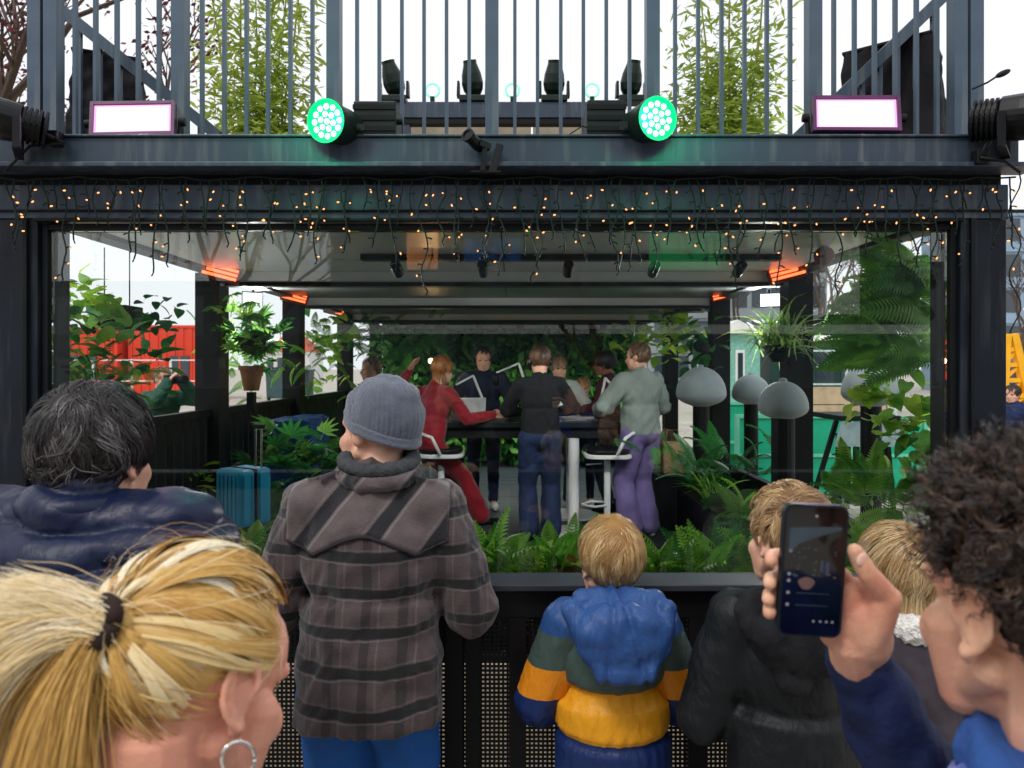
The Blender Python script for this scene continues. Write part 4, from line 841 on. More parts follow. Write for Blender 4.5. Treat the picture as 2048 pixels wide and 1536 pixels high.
def plant(name, label, c, kind, n, size, spread=.04, el=(5, 75), group=None, bias=None, seed=None, hang=0, parent=None, vol=None, face=0):
    r = random.Random(seed if seed is not None else hash((round(c[0], 2), round(c[1], 2), n)) % 9999); c = Vector(c)
    t = parent or thing(name, label, 'plant', c, group)
    for i in range(n):
        az = r.uniform(0, 360) if bias is None else min(bias[0] + bias[1], max(bias[0] - bias[1], r.gauss(bias[0], bias[1] * .7))); e = r.uniform(*el); s = size * r.uniform(.65, 1.2)
        o = Vector((r.gauss(0, spread), r.gauss(0, spread), r.gauss(0, spread * .4) - (r.uniform(0, hang))))
        if vol: o = Vector((r.gauss(0, vol[0]), r.gauss(0, vol[1]), r.gauss(0, vol[2])))
        Rm = Euler((R(e), R(r.uniform(-30, 30)), R(az)), 'XYZ').to_matrix().to_4x4()
        if face: Rm = Matrix.Rotation(R(az), 4, 'Z') @ Matrix.Rotation(R(e), 4, 'X') @ Matrix.Rotation(R(-face * math.sin(R(az)) + r.uniform(-22, 22)), 4, 'Y')
        inst(PN.get(kind, 'leaf'), r.choice(LF[kind]), t, Matrix.Translation(c + o) @ Rm @ Matrix.Scale(s, 4))
    return t
m_soil = mat('potting_soil', '#241a12', .95, 0, .3, 20, .6, 60)
def trough(x0, x1, y0, y1, z0, z1, label):
    t = thing('planter_trough', label, 'planter', ((x0 + x1) / 2, (y0 + y1) / 2, z0)); w_ = .015
    q = MB(); q.b2((x0, y0, z0), (x1, y0 + w_, z1)); q.b2((x0, y1 - w_, z0), (x1, y1, z1)); q.b2((x0, y0 + w_, z0), (x0 + w_, y1 - w_, z1)); q.b2((x1 - w_, y0 + w_, z0), (x1, y1 - w_, z1)); q.build('wall', m_black, t)
    MB().b2((x0 + w_, y0 + w_, z0 + .01), (x1 - w_, y1 - w_, z1 - .03)).build('soil', m_soil, t)
trough(XL + .06, XR - .06, 3.12, 3.5, .2, .7, 'long black planter trough inside the front window')
trough(XL + .04, XL + .34, 4.95, 9.5, .2, .6, 'long black planter trough along the left side wall'); trough(XR - .4, XR - .04, 4.3, 9.5, .2, .6, 'long black planter trough along the right side wall')
K = ['fern', 'darkbroad', 'fern', 'pothos', 'grass', 'fern', 'bronze', 'finger', 'fern', 'lime', 'fern', 'darkfern']
adj = {'fern': 'feathery green fern', 'darkbroad': 'dark glossy broad leaved plant', 'pothos': 'mid green heart leaved plant', 'grass': 'grassy bright green plant', 'bronze': 'bronze and green leaved plant', 'finger': 'dark finger leaved plant', 'lime': 'lime green heart leaved plant', 'darkfern': 'dark green fern'}
xs = np.linspace(XL + .16, XR - .14, 30); SZ = {'fern': .3, 'darkbroad': .2, 'pothos': .15, 'grass': .26, 'bronze': .16, 'finger': .22, 'lime': .14, 'darkfern': .28}; NL = {'fern': 16, 'darkbroad': 14, 'pothos': 18, 'grass': 26, 'bronze': 14, 'finger': 10, 'lime': 20, 'darkfern': 16}
for i, x in enumerate(xs):
    k = K[i % 12]; s_ = SZ[k] * (1.0 if .1 < x < 1.1 or x < -.2 else 1.15)
    where = ['by the left front post', 'behind the man in navy puffer jacket', 'left of the man in plaid', 'behind the man in plaid', 'between the man in plaid and the boy', 'just behind the blond boy', 'between the boy and the black coat', 'behind the raised phone', 'by the right front post'][min(8, int((x - XL) / (XR - XL) * 9))]
    plant('trough_plant', adj[k] + ' ' + where, (x, 3.22 + (i % 2) * .16, .68), k, int(NL[k] * 1.5), s_ * 1.08, .05, (15, 80), 'plants in the front trough', seed=i, face=35)
for i in range(9):
    y = 5.1 + i * .5; k = ['darkfern', 'finger', 'fern', 'darkbroad'][i % 4]
    plant('trough_plant', adj[k] + ' along the left side wall', (XL + .2, y, .58), k, NL[k] + 2, SZ[k] * 1.3, .04, (10, 80), 'plants along the left side wall', seed=50 + i)
for i in range(11):
    y = 4.45 + i * .47; k = ['darkfern', 'fern', 'darkbroad', 'grass'][i % 4]
    plant('trough_plant', adj[k] + ' along the right side wall', (XR - .22, y, .58), k, NL[k] + 2, SZ[k] * 1.45, .04, (10, 80), 'plants along the right side wall', seed=80 + i)
_ord = ['first', 'second', 'third', 'fourth', 'fifth', 'sixth', 'seventh']; _seen = {}
for o in [o for o in C.objects if o.name.startswith('trough_plant')]: _seen.setdefault(o['label'], []).append(o)
for lb, os_ in _seen.items():
    if len(os_) > 1:
        for k_, o in enumerate(os_): o['label'] = (_ord[k_] + ' ' + lb) if 'side wall' not in lb else (_ord[k_] + ' nearest ' + lb)
# tall shrub beside the suitcase and left front corner greenery
plant('corner_shrub', 'light green leafy shrub left of the blue suitcase', P(392, 970, 4.7), 'pothos', 30, .13, .1, (0, 80), seed=3, vol=(.07, .08, .07)); 
plant('corner_shrub', 'dark green finger leaved shrub right of the blue suitcase', P(605, 925, 5.2), 'finger', 46, .22, .1, (0, 80), seed=4, vol=(.15, .15, .09))
plant('climbing_plant', 'dark leafy climber inside the left front corner', P(110, 760, 3.35), 'darkbroad', 70, .1, .1, (-40, 60), seed=5, vol=(.08, .08, .2))
plant('climbing_plant', 'bright feathery fern above the dark haired man', P(205, 770, 3.4), 'fern', 24, .2, .05, (-10, 60), seed=6, vol=(.1, .05, .03))
plant('climbing_plant', 'upright variegated rubber plant in front of the orange red hall', P(205, 690, 3.5), 'pothos', 22, .13, .05, (0, 70), seed=7, vol=(.09, .06, .1))
plant('climbing_plant', 'large single leaved plant beside the person photographing', P(300, 730, 3.7), 'darkbroad', 8, .16, .03, (0, 50), seed=8, vol=(.05, .04, .08))
plant('climbing_plant', 'tall dark fern filling the corner below the hanging trough', P(150, 720, 3.5), 'darkfern', 30, .22, .05, (-30, 70), seed=71, vol=(.1, .06, .12), face=40)
plant('hanging_plant', 'pale green creeper hanging down the left front post', P(105, 650, 3.3), 'pothos', 40, .09, .05, (-60, 40), seed=72, vol=(.04, .05, .16))
plant('hanging_plant', 'bushy fern behind the first left post', P(455, 720, 5.3), 'fern', 40, .24, .05, (-40, 70), seed=73, vol=(.12, .1, .16), face=40)
plant('hanging_plant', 'tall leafy plant between the second and third left posts', P(690, 700, 8.2), 'pothos', 60, .18, .05, (-40, 70), seed=74, vol=(.2, .15, .25))
plant('hanging_plant', 'big dark fern above the grey haired visitor', P(745, 670, 8.8), 'darkfern', 40, .36, .05, (-40, 60), seed=75, vol=(.2, .15, .12), face=40)
plant('hanging_plant', 'trailing green plant above the maroon jumper', P(1290, 680, 8.6), 'lime', 60, .16, .05, (-50, 60), seed=76, vol=(.2, .15, .14))
# hanging trough at the left
t = thing('hanging_planter', 'dark hanging trough planter with ivy at the upper left of the window', 'planter', P(215, 632, 3.9)); a = P(196, 612, 3.9); b_ = P(268, 660, 3.9)
MB().b2((a.x, 3.82, b_.z), (b_.x, 4.0, a.z)).build('trough', m_black, t, bevel=.006)
for x in (a.x + .03, b_.x - .03): MB().bar((x, 3.91, a.z), (x, 3.91, 2.37), .005, .005).build('chain', m_black, t)
plant('hanging_plant', 'lime green trailing ivy spilling left over the hanging trough', P(170, 605, 3.75), 'lime', 60, .11, .05, (-50, 50), seed=9, vol=(.1, .06, .06)); plant('hanging_plant', 'dark trailing ivy spilling right over the hanging trough', P(300, 640, 3.9), 'darkbroad', 48, .1, .05, (-60, 40), seed=10, vol=(.09, .06, .07))
# post mounted baskets: left post 1, right ones
def basket(c, kind, n, size, label, plabel, seed, vol, el=(-40, 70)):
    t = thing('wall_basket', label, 'planter', c, 'plant baskets on the posts'); MB().lathe([(.05, -.12), (.09, -.06), (.1, 0), (.09, 0), (.05, -.1)], c, seg=16).build('bowl', m_black, t); MB().bar(c + Vector((0, .02, -.04)), c + Vector((.0, .09, -.04)), .02, .02).build('bracket', m_black, t)
    plant('hanging_plant', plabel, c, kind, n, size, .03, el, seed=seed, vol=vol)
basket(P(505, 672, 4.9), 'finger', 60, .17, 'black basket on the first left post', 'bushy dark green plant on the first left post', 12, (.09, .09, .11)); plant('hanging_plant', 'lime tufted plant on top of the first left post', P(490, 628, 4.8), 'grass', 40, .16, .04, (10, 80), seed=13)
t = thing('flower_pot', 'brown clay pot with small plant beside the first left post', 'pot', P(500, 750, 4.8)); c = P(503, 755, 4.8); MB().lathe([(.05, -.09), (.075, .05), (.085, .05), (.085, .08), (.06, .08)], c, seg=18).build('pot', mat('clay', '#8a5a32', .8, 0, .2, 8), t); MB().bar(c + Vector((0, 0, -.1)), (c.x, c.y, 1.41), .05, .05).build('stand', m_black, t)
plant('hanging_plant', 'hanging dark green plant on the second left post', P(640, 690, 6.6), 'fern', 40, .26, .06, (-50, 60), seed=14, vol=(.12, .1, .14))
plant('hanging_plant', 'big dark drooping plant hanging above the person in red', P(835, 690, 8.0), 'darkfern', 44, .34, .06, (-50, 60), seed=15, vol=(.16, .14, .1), face=40)
basket(P(1560, 690, 4.9), 'spiky', 190, .36, 'black basket on the first right post', 'big spiky grass like plant on the first right post', 16, (.06, .06, .04), (0, 85))
basket(P(1400, 690, 6.7), 'darkbroad', 60, .16, 'black basket on the second right post', 'dark bushy plant on the second right post', 17, (.1, .1, .12))
plant('hanging_plant', 'light green bushy plant right of the purple trouser person', P(1355, 660, 7.4), 'lime', 56, .15, .05, (-40, 70), seed=18, vol=(.1, .1, .1))
# right front corner: huge fern, vine
c = P(1840, 640, 3.45)
tf = plant('wall_fern', 'huge hanging fern with broad fronds in the right front corner', c, 'bigfern', 50, .44, .07, (-25, 60), seed=19, bias=(75, 55), vol=(.08, .04, .14), face=58)
plant('wall_fern', 'lime green bush above the huge hanging fern', P(1800, 570, 3.5), 'lime', 90, .085, .05, (-30, 80), seed=21, vol=(.11, .06, .045))
plant('climbing_plant', 'trailing heart leaved vine below the huge hanging fern', P(1830, 860, 3.4), 'pothos', 64, .12, .05, (-70, 50), seed=22, vol=(.1, .05, .18))
plant('climbing_plant', 'yellow green leaf tuft beside the trailing vine', P(1745, 800, 3.6), 'lime', 26, .1, .04, (-30, 60), seed=23, vol=(.05, .04, .06))
plant('corner_shrub', 'dense feathery shrub behind the raised phone', P(1760, 1010, 3.35), 'fern', 34, .3, .1, (10, 80), seed=24, vol=(.16, .05, .04), face=40)
plant('corner_shrub', 'low dark bush on the deck right of the purple trousers', P(1440, 930, 5.4), 'darkfern', 40, .32, .1, (10, 80), seed=25, vol=(.22, .2, .06))
# green plant wall at the back (many small leaves, one mass) and its big clumps
def mass(name, label, n, box, size, m, cat='plant wall', seed=1):
    r = np.random.default_rng(seed); lo, hi = np.array(box[0]), np.array(box[1]); p = r.uniform(lo, hi, (n, 3))
    d = r.normal(size=(n, 3)); d[:, 1] -= .6; d[:, 2] -= .4; d /= np.linalg.norm(d, axis=1)[:, None]; u = np.cross(d, r.normal(size=(n, 3))); u /= np.linalg.norm(u, axis=1)[:, None]; s = size * r.uniform(.6, 1.3, (n, 1))
    v = np.stack([p, p + d * s * .5 + u * s * .28, p + d * s, p + d * s * .5 - u * s * .28], 1).reshape(-1, 3); f = [(4 * i, 4 * i + 1, 4 * i + 2, 4 * i + 3) for i in range(n)]
    o = mk(name, v, f, m); return tag(o, label, cat, kind='stuff')
mass('wall_foliage', 'dense green planting covering the studio back wall', 5200, ((XL, 10.55, .3), (XR, 10.93, 2.25)), .16, m_dark)
mass('wall_foliage', 'lighter leaves scattered over the studio back wall', 1100, ((XL, 10.4, .5), (XR, 10.6, 2.2)), .18, m_var, seed=2)
# bamboo on the roof terrace
def bamboo(px0, px1, pt, D, label, seed, nl, ncane, tall):
    r = np.random.default_rng(seed); a, b_ = P(px0, 0, D).x, P(px1, 0, D).x; t = thing('bamboo', label, 'bamboo', ((a + b_) / 2, D, 2.65), 'potted bamboo on the roof terrace')
    MB().lathe([(.3, 0), (.36, .4), (.38, .4), (.38, .44), (.33, .44)], ((a + b_) / 2, D, 2.65), seg=24).build('tub', m_black, t)
    tops = []
    for k in range(ncane):
        x = a + (b_ - a) * (.1 + .8 * (k + .5) / ncane); h = tall * (.72 + .28 * math.sin(k * 2.1 + seed)); y = D + r.uniform(-.25, .25); x0 = (a + b_) / 2 + (x - (a + b_) / 2) * .35
        pts = [Vector((x0 + (x - x0) * (q / 6) ** 1.2 + r.uniform(-.015, .015), D + (y - D) * q / 6, 2.95 + (h - .3) * q / 6)) for q in range(7)]; MB().tube(pts, [.014 - .0016 * q for q in range(7)], 6).build('cane', m_cane, t, smooth=True); tops.append(pts)
    v = []; f = []
    for i in range(nl):
        pts = tops[int(r.integers(len(tops)))]; q = r.uniform(.3, 5.95) if r.random() < .55 else r.uniform(.3, 3.4); k = int(q); p = pts[k].lerp(pts[min(6, k + 1)], q - k); sp = .3 - .02 * q
        p = p + Vector((r.normal(0, sp * .55), r.normal(0, sp * .6), r.normal(0, .07))); az = r.uniform(0, 6.28); d = Vector((math.cos(az), math.sin(az), r.uniform(-.9, .25))).normalized(); L = r.uniform(.08, .15); s = d.cross(Vector((r.normal(), r.normal(), 1))).normalized() * L * .11
        j = len(v); v += [p, p + d * L * .4 + s, p + d * L, p + d * L * .4 - s]; f.append((j, j + 1, j + 2, j + 3))
    tag(mk('leaves', [tuple(p) for p in v], f, m_bam, t), kind='stuff')
bamboo(395, 640, 0, 5.6, 'tall yellow green bamboo on the roof left of the centre', 3, 5200, 9, 3.0); bamboo(1335, 1565, 20, 5.6, 'tall yellow green bamboo on the roof right of the centre', 4, 6000, 9, 2.45)
# ---------------------------------------------------------------- people toolkit
def skinmat(name, col, red=.25):
    m = mat(name, col, .55, 0, .12, 22, .22, 420, sss=.1, spec=.35, wr=.1, ws=70); n = m.node_tree.nodes; l = m.node_tree.links; b = n['Principled BSDF']; src = b.inputs['Base Color'].links[0].from_socket
    t = n.new('ShaderNodeTexNoise'); t.inputs['Scale'].default_value = 16; tc = n.new('ShaderNodeTexCoord'); l.new(tc.outputs['Object'], t.inputs['Vector'])
    mr = n.new('ShaderNodeMapRange'); mr.inputs['From Min'].default_value = .4; mr.inputs['From Max'].default_value = .72; mr.inputs['To Max'].default_value = red * 1.5; l.new(t.outputs['Fac'], mr.inputs['Value'])
    x = n.new('ShaderNodeMix'); x.data_type = 'RGBA'; l.new(mr.outputs[0], x.inputs['Factor']); l.new(src, x.inputs['A']); x.inputs['B'].default_value = (*S('#c4685a'), 1); l.new(x.outputs['Result'], b.inputs['Base Color']); return m
skin = skinmat('pale_skin', '#dfae94'); skin_t = skinmat('tanned_skin', '#dcaa8c', .3); skin_d = skinmat('brown_skin', '#8a5a44')
def hairmat(name, cols, rough=.38, spec=.45):
    m = bpy.data.materials.new(name); m.use_nodes = True; n = m.node_tree.nodes; l = m.node_tree.links; b = n['Principled BSDF']
    a = n.new('ShaderNodeAttribute'); a.attribute_name = 'rnd'; cr = n.new('ShaderNodeValToRGB'); e = cr.color_ramp.elements
    e[0].position = 0; e[0].color = (*S(cols[0]), 1); e[1].position = 1; e[1].color = (*S(cols[-1]), 1)
    for k, c in enumerate(cols[1:-1]): q = e.new((k + 1) / (len(cols) - 1)); q.color = (*S(c), 1)
    l.new(a.outputs['Fac'], cr.inputs[0]); l.new(cr.outputs[0], b.inputs['Base Color']); b.inputs['Roughness'].default_value = rough; b.inputs['Specular IOR Level'].default_value = spec; return m
def xf(prims, M4): return [([M4 @ Vector(p) for p in v], f) for v, f in prims]
CC = np.array((0, -.013, .036)); CR = np.array((.08, .1, .094))
def ear(s, detail=False, k=1.0):
    if not detail: return [sph((s * .076, -.008, -.004), (.01, .02 * k, .032 * k), Euler((R(8), 0, R(-s * 18))).to_matrix(), 12, 8)]
    M4 = Matrix.Translation((s * .0745, -.006, -.004)) @ Euler((R(10), R(s * 5), R(-s * 12))).to_matrix().to_4x4()
    q = []; hx = [(.012, .006), (.013, .02), (.006, .0335), (-.008, .0365), (-.0195, .03), (-.0255, .015), (-.0255, -.002), (-.020, -.016), (-.012, -.026), (-.002, -.033)]
    for (y0, z0), (y1, z1) in zip(hx[:-1], hx[1:]): q.append(capsule((s * .0125, y0, z0), (s * .0125, y1, z1), .0043, .0043, 8))
    q.append(sph((s * .001, -.006, .003), (.0045, .0195, .031), None, 16, 10)); q.append(sph((s * .007, -.003, -.032), (.0055, .0105, .0115), None, 12, 8))
    ah = [(-.013, .024), (-.0155, .008), (-.0125, -.009), (-.005, -.018)]
    for (y0, z0), (y1, z1) in zip(ah[:-1], ah[1:]): q.append(capsule((s * .0095, y0, z0), (s * .0095, y1, z1), .0038, .0038, 8))
    q.append(capsule((s * .006, .011, -.006), (s * .009, .0095, .0), .005, .004, 8)); q.append(sph((0, .004, 0), (.008, .012, .026), None, 10, 8))
    return xf(q, M4 @ Matrix.Scale(k * .9, 4))
def head_prims(detail=False, fem=False, earside=(-1, 1), neck=True):
    q = [sph(CC, (.076, .097, .089), None, 24, 16), sph((0, .045, .03), (.06, .05, .062)), sph((0, .034, -.035), (.06, .06, .075), None, 20, 14), sph((0, .028, -.07), (.054, .054, .045)),
         sph((0, .072, -.1), (.022, .02, .018)), capsule((0, .09, .0), (0, .111, -.036), .008, .0125), sph((0, .105, -.043), (.018, .012, .009)), sph((0, .09, -.064), (.022, .012, .006)), sph((0, .089, -.074), (.02, .011, .007)), capsule((-.035, .08, .017), (.035, .08, .017), .011, .011)]
    for s in (-1, 1): q += [sph((s * .038, .06, -.035), (.026, .027, .027)), capsule((s * .052, .0, -.05), (s * .03, .06, -.095), .02, .016), capsule((s * .043, .045, -.028), (s * .034, .048, -.088), .029, .024)] + (ear(s, detail and s in earside))
    if neck: q += [capsule((0, -.028, -.03), (0, -.045, -.2), .054, .06)]
    return q
def ik(a, b, l1, l2, hint):
    a = Vector(a); b = Vector(b); d = b - a; L = d.length
    if L > (l1 + l2) * .985: d = d * ((l1 + l2) * .985 / L); L = d.length; b = a + d
    u = d.normalized(); x = (l1 * l1 - l2 * l2 + L * L) / (2 * L); h = math.sqrt(max(0, l1 * l1 - x * x)); n = Vector(hint); n = (n - u * n.dot(u)).normalized()
    return a + u * x + n * h, b
def hand_prims(w_, d, n, side):
    d = Vector(d).normalized(); n = Vector(n); n = (n - d * n.dot(d)).normalized(); a = d.cross(n)
    M4 = Matrix((a, d, n)).transposed().to_4x4(); M4.translation = w_
    q = [sph((0, .05, 0), (.04, .052, .017)), sph((side * .02, .03, .006), (.02, .03, .016))]
    for k, L in enumerate((.06, .082, .088, .078)):
        x = -side * (.031 - k * .0205); b = (x, .088 - abs(k - 2) * .004, 0); m = (x * 1.08, b[1] + L * .5, .008); e = (x * 1.1, b[1] + L * .92, .026); q += [capsule(b, m, .0092, .0085, 8), capsule(m, e, .0085, .007, 8)]
    q += [capsule((side * .028, .025, .004), (side * .056, .055, .014), .013, .0105, 8), capsule((side * .056, .055, .014), (side * .062, .085, .024), .0105, .008, 8)]
    return xf(q, M4)
def figure(label, yaw, at=None, head_at=None, s=None, lean=0, roll=0, twist=0, pel=(0, 0, .93), LH=(-.24, .08, .8), RH=(.24, .08, .8), eh=((-.6, -.6, -.2), (.6, -.6, -.2)), hy=0, hp=0, hr=0, hs=1, skm=skin,
           top=None, legs=None, shoes=None, LF=(-.1, .0, .08), RF=(.1, .0, .08), vox=.011, hvox=None, handdir=None, group=None, detail=False, earside=(-1, 1), headless=False, hoff=(0, .015, .66), RHw=None, rhand=None, shw=1.0):
    """one clothed person; lengths in units of a 1.72 m adult, then scaled by s"""
    pel = Vector(pel); U = Matrix.Translation(pel) @ Matrix.Rotation(R(-lean), 4, 'X') @ Matrix.Rotation(R(roll), 4, 'Y') @ Matrix.Rotation(R(twist), 4, 'Z')
    hl = U @ Vector(hoff)
    if s is None: s = head_at.z / hl.z
    z0 = 0 if at is None else at[2]
    Rz = Matrix.Rotation(R(yaw), 4, 'Z')
    if head_at is not None: o = head_at - (Rz @ Matrix.Scale(s, 4)) @ hl; o.z = head_at.z - s * hl.z
    else: o = Vector(at)
    T = Matrix.Translation(o) @ Rz @ Matrix.Scale(s, 4)
    t = thing('person', label, 'person', o, group); k = hs / s; Ti = T.inverted()
    if RHw is not None: RH = Ti @ Vector(RHw)
    HL = Matrix.Translation(hl) @ Matrix.Rotation(R(hy), 4, 'Z') @ Matrix.Rotation(R(-hp), 4, 'X') @ Matrix.Rotation(R(hr), 4, 'Y') @ Matrix.Scale(k, 4)
    up = lambda x, y, z: U @ Vector((x, y, z))
    body = xf(head_prims(detail, earside=earside, neck=False), HL) + [capsule(HL @ Vector((0, -.03, -.05)), up(0, -.02, .44), .053 * k, .066)]
    body += xf([sph((0, 0, .34), (.15, .1, .2)), capsule((-.13, 0, .455), (.13, 0, .455), .06, .06), sph((0, 0, .1), (.14, .1, .2))], U)
    arms = []; H = []
    for i, (sd, hd) in enumerate(((-1, LH), (1, RH))):
        S0 = up(sd * .172 * shw, 0, .455); E, W = ik(S0, hd, .29, .26, eh[i]); arms.append((S0, E, W)); body += [capsule(S0, E, .046, .038), capsule(E, W, .037, .026)]
        dd = (W - E).normalized() if handdir is None or handdir[i] is None else Vector(handdir[i]); H.append((W, dd)); body += (xf(rhand, Ti) if (rhand and sd == 1) else hand_prims(W, dd, Vector((-sd * .7, .2, -.7)), sd))
    lg = []
    for sd, ft in ((-1, LF), (1, RF)):
        h = pel + Vector((sd * .09, 0, -.02)); kn, an = ik(h, ft, .43, .43, (sd * .08, 1, .1)); lg.append((h, kn, an)); body += [capsule(h, kn, .08, .052), capsule(kn, an, .05, .036), capsule(an, an + Vector((sd * .02, .1, -.04)), .035, .028)]
    body += [sph(pel, (.15, .105, .1))]
    hv = vox
    fuse('body', body, (hvox or vox) / s, 3 if hvox is None or hvox > .005 else 2, skm, t, T)
    if top:
        b = top.get('b', .02); hem = top.get('hem', .0); fl_ = top.get('flare', 0)
        pr = [sph((0, 0, .34), ((.158 + b) * (.4 + .6 * shw), .108 + b, .2), None, 24, 14), capsule((-.132 * shw, -.005, .455), (.132 * shw, -.005, .455), .058 + b * .8, .058 + b * .8), sph((0, .004, .14), (.148 + b, .108 + b, .2), None, 24, 14), ecyl((0, 0, hem), (0, 0, .22), (.158 + b + fl_, .112 + b + fl_), (.15 + b, .108 + b))]
        if not top.get('nocollar'): pr.append(capsule((0, -.022, .49), (0, -.02, .525), .066 + b * .35, .062 + b * .3))
        pr = xf(pr, U); sl2 = []
        for S0, E, W in arms:
            e = W if not top.get('short') else E.lerp(W, .1)
            sl2 += [capsule(S0, E, .052 + b, .046 + b), capsule(E, e, .046 + b, .034 + b * .7)]
        dsp = top.get('disp')
        if top.get('sleevem'): fuse('sleeves', sl2, top.get('vox', .014) / s, 4, top['sleevem'], t, T, top.get('sdisp', dsp))
        else: pr = pr + sl2
        fuse(top.get('name', 'jacket'), pr, top.get('vox', .014) / s, top.get('sm', 4), top['m'], t, T, dsp)
    if legs:
        b = legs.get('b', .012); pb_ = legs.get('pb', b); pr = [sph(pel + Vector((0, 0, -.01)), (.155 + pb_, .11 + pb_, .11))]
        for h, kn, an in lg: e = kn.lerp(an, legs.get('len', .93)); pr += [capsule(h, kn, .082 + b, .058 + b), capsule(kn, e, .056 + b, .042 + b + legs.get('flare', 0))]
        fuse('trousers', pr, .014 / s, 4, legs['m'], t, T, (lambda co, no: .005 * wob(co, 6, 3)))
    if shoes:
        for sd, (h, kn, an) in zip((-1, 1), lg):
            f0 = Vector((an.x, an.y, an.z)); q = [capsule(f0 + Vector((0, -.03, -.03)), f0 + Vector((sd * .03, .15, -.045)), .043, .036), sph(f0 + Vector((0, -.02, .01)), (.045, .05, .05))]; fuse('shoe', q, .012 / s, 2, shoes, t, T)
    return dict(t=t, T=T, H=T @ HL, arms=[[T @ p for p in a] for a in arms], s=s, U=T @ U)
def comb(n, seed, region, flow, length, steps, lift=.004, jit=.25, wave=0., wf=30., cc=CC, cr=CR, free=None, lv=.3, clump=0):
    r = np.random.default_rng(seed); d = r.normal(size=(n * 6, 3)); d /= np.linalg.norm(d, axis=1)[:, None]; d = d[region(d)][:n]; n = len(d)
    p = cc + cr * d; L = length * r.uniform(1 - lv, 1 + lv * .4, (n, 1)) / steps; jv = r.normal(size=(n, 3)) * jit
    if clump: cid = np.argmax(d @ d[:clump].T, axis=1); jv = r.normal(size=(clump, 3))[cid] * jit + jv * .2
    out = np.empty((n, steps + 1, 3)); ph = r.uniform(0, 6.28, n) if not clump else r.uniform(0, 6.28, clump)[cid]; li = lift * r.uniform(.3, 1.4, n); loose = np.zeros(n, bool)
    for k in range(steps + 1):
        t = k / steps; nn = (p - cc) / cr ** 2; nn /= np.linalg.norm(nn, axis=1)[:, None]
        q = p + nn * (li * min(1, t * 3 + .3))[:, None]
        v = flow(p, t) + jv; side = np.cross(nn, v); side /= np.linalg.norm(side, axis=1)[:, None] + 1e-9
        if wave: q = q + side * (np.sin(ph + t * wf) * wave * t ** .6)[:, None]
        out[:, k] = q
        vt = v - nn * (v * nn).sum(1)[:, None]; vt /= np.linalg.norm(vt, axis=1)[:, None] + 1e-9
        if free is not None: loose |= p[:, 2] < free; vt[loose] = np.array((0, 0, -1)) + jv[loose] * .25
        p = p + vt * L; e = (p - cc) / cr; ee = np.linalg.norm(e, axis=1)[:, None]; pr = cc + cr * e / ee; p = np.where(loose[:, None], p, pr)
    if clump:
        for k in range(steps + 1): out[:, k] += (out[cid, k] - out[:, k]) * (.62 * (k / steps) ** 1.3)
        comb.rv = np.clip(r.random(clump)[cid] * .62 + r.random(n) * .38, 0, 1)
    return out
def ribbons(name, paths, width, m, parent, M4=None, cen=CC, seed=0, taper=.35, rv=None):
    N_, K_, _ = paths.shape; r = np.random.default_rng(seed); tg = np.gradient(paths, axis=1); nn = paths - np.asarray(cen); sd = np.cross(tg, nn); sd /= np.linalg.norm(sd, axis=2)[:, :, None] + 1e-9
    tw = r.normal(0, .28, (N_, 1, 1)); up_ = nn / (np.linalg.norm(nn, axis=2)[:, :, None] + 1e-9); sd = sd * np.cos(tw) + up_ * np.sin(tw)
    wt = width * (1 - (1 - taper) * np.linspace(0, 1, K_) ** 2)[None, :, None] * r.uniform(.7, 1.3, (N_, 1, 1)); v = np.stack([paths - sd * wt / 2, paths + sd * wt / 2], 2).reshape(-1, 3)
    if M4 is not None: A = np.array(M4); v = v @ A[:3, :3].T + A[:3, 3]
    v = v - np.array(ORG[parent.name]); i = np.arange(N_)[:, None] * K_ * 2 + np.arange(K_ - 1)[None, :] * 2; i = i.ravel(); f = np.stack([i, i + 1, i + 3, i + 2], 1)
    me = bpy.data.meshes.new(name); me.vertices.add(len(v)); me.vertices.foreach_set('co', v.ravel()); me.loops.add(f.size); me.loops.foreach_set('vertex_index', f.ravel().astype(np.int32)); me.polygons.add(len(f)); me.polygons.foreach_set('loop_start', np.arange(0, f.size, 4, dtype=np.int32)); me.update(calc_edges=True)
    at = me.attributes.new('rnd', 'FLOAT', 'POINT'); q = np.repeat(r.random(N_) if rv is None else rv, K_ * 2); at.data.foreach_set('value', q.astype(np.float32)); me.shade_smooth(); me.materials.append(m); me.validate()
    o = bpy.data.objects.new(name, me); return link(o, parent)
def scalp(t, H, m, grow=1.02, cut=True, vox=.006, extra=()):
    q = [sph(CC, tuple(CR * grow), None, 24, 16)] + list(extra)
    return fuse('hair_base', q, vox, 1, m, t, H)
def hairy(d, face=.5, low=-.55):          # where hair grows: not the face, not under the jaw
    return ~((d[:, 1] > face - .35 * np.clip(d[:, 2], 0, 1)) & (d[:, 2] < .62)) & (d[:, 2] > low - .25 * (d[:, 1] < -.3)) & ~((np.abs(d[:, 0]) > .72) & (d[:, 2] < -.12) & (d[:, 1] > -.35))
def down(p, t): return np.array((0, -.15, -1.0)) + np.zeros_like(p)
def from_crown(p, t):
    e = (p - CC) / CR; o = e - np.array((0.05, -.55, .83)); o[:, 2] -= .25; return o
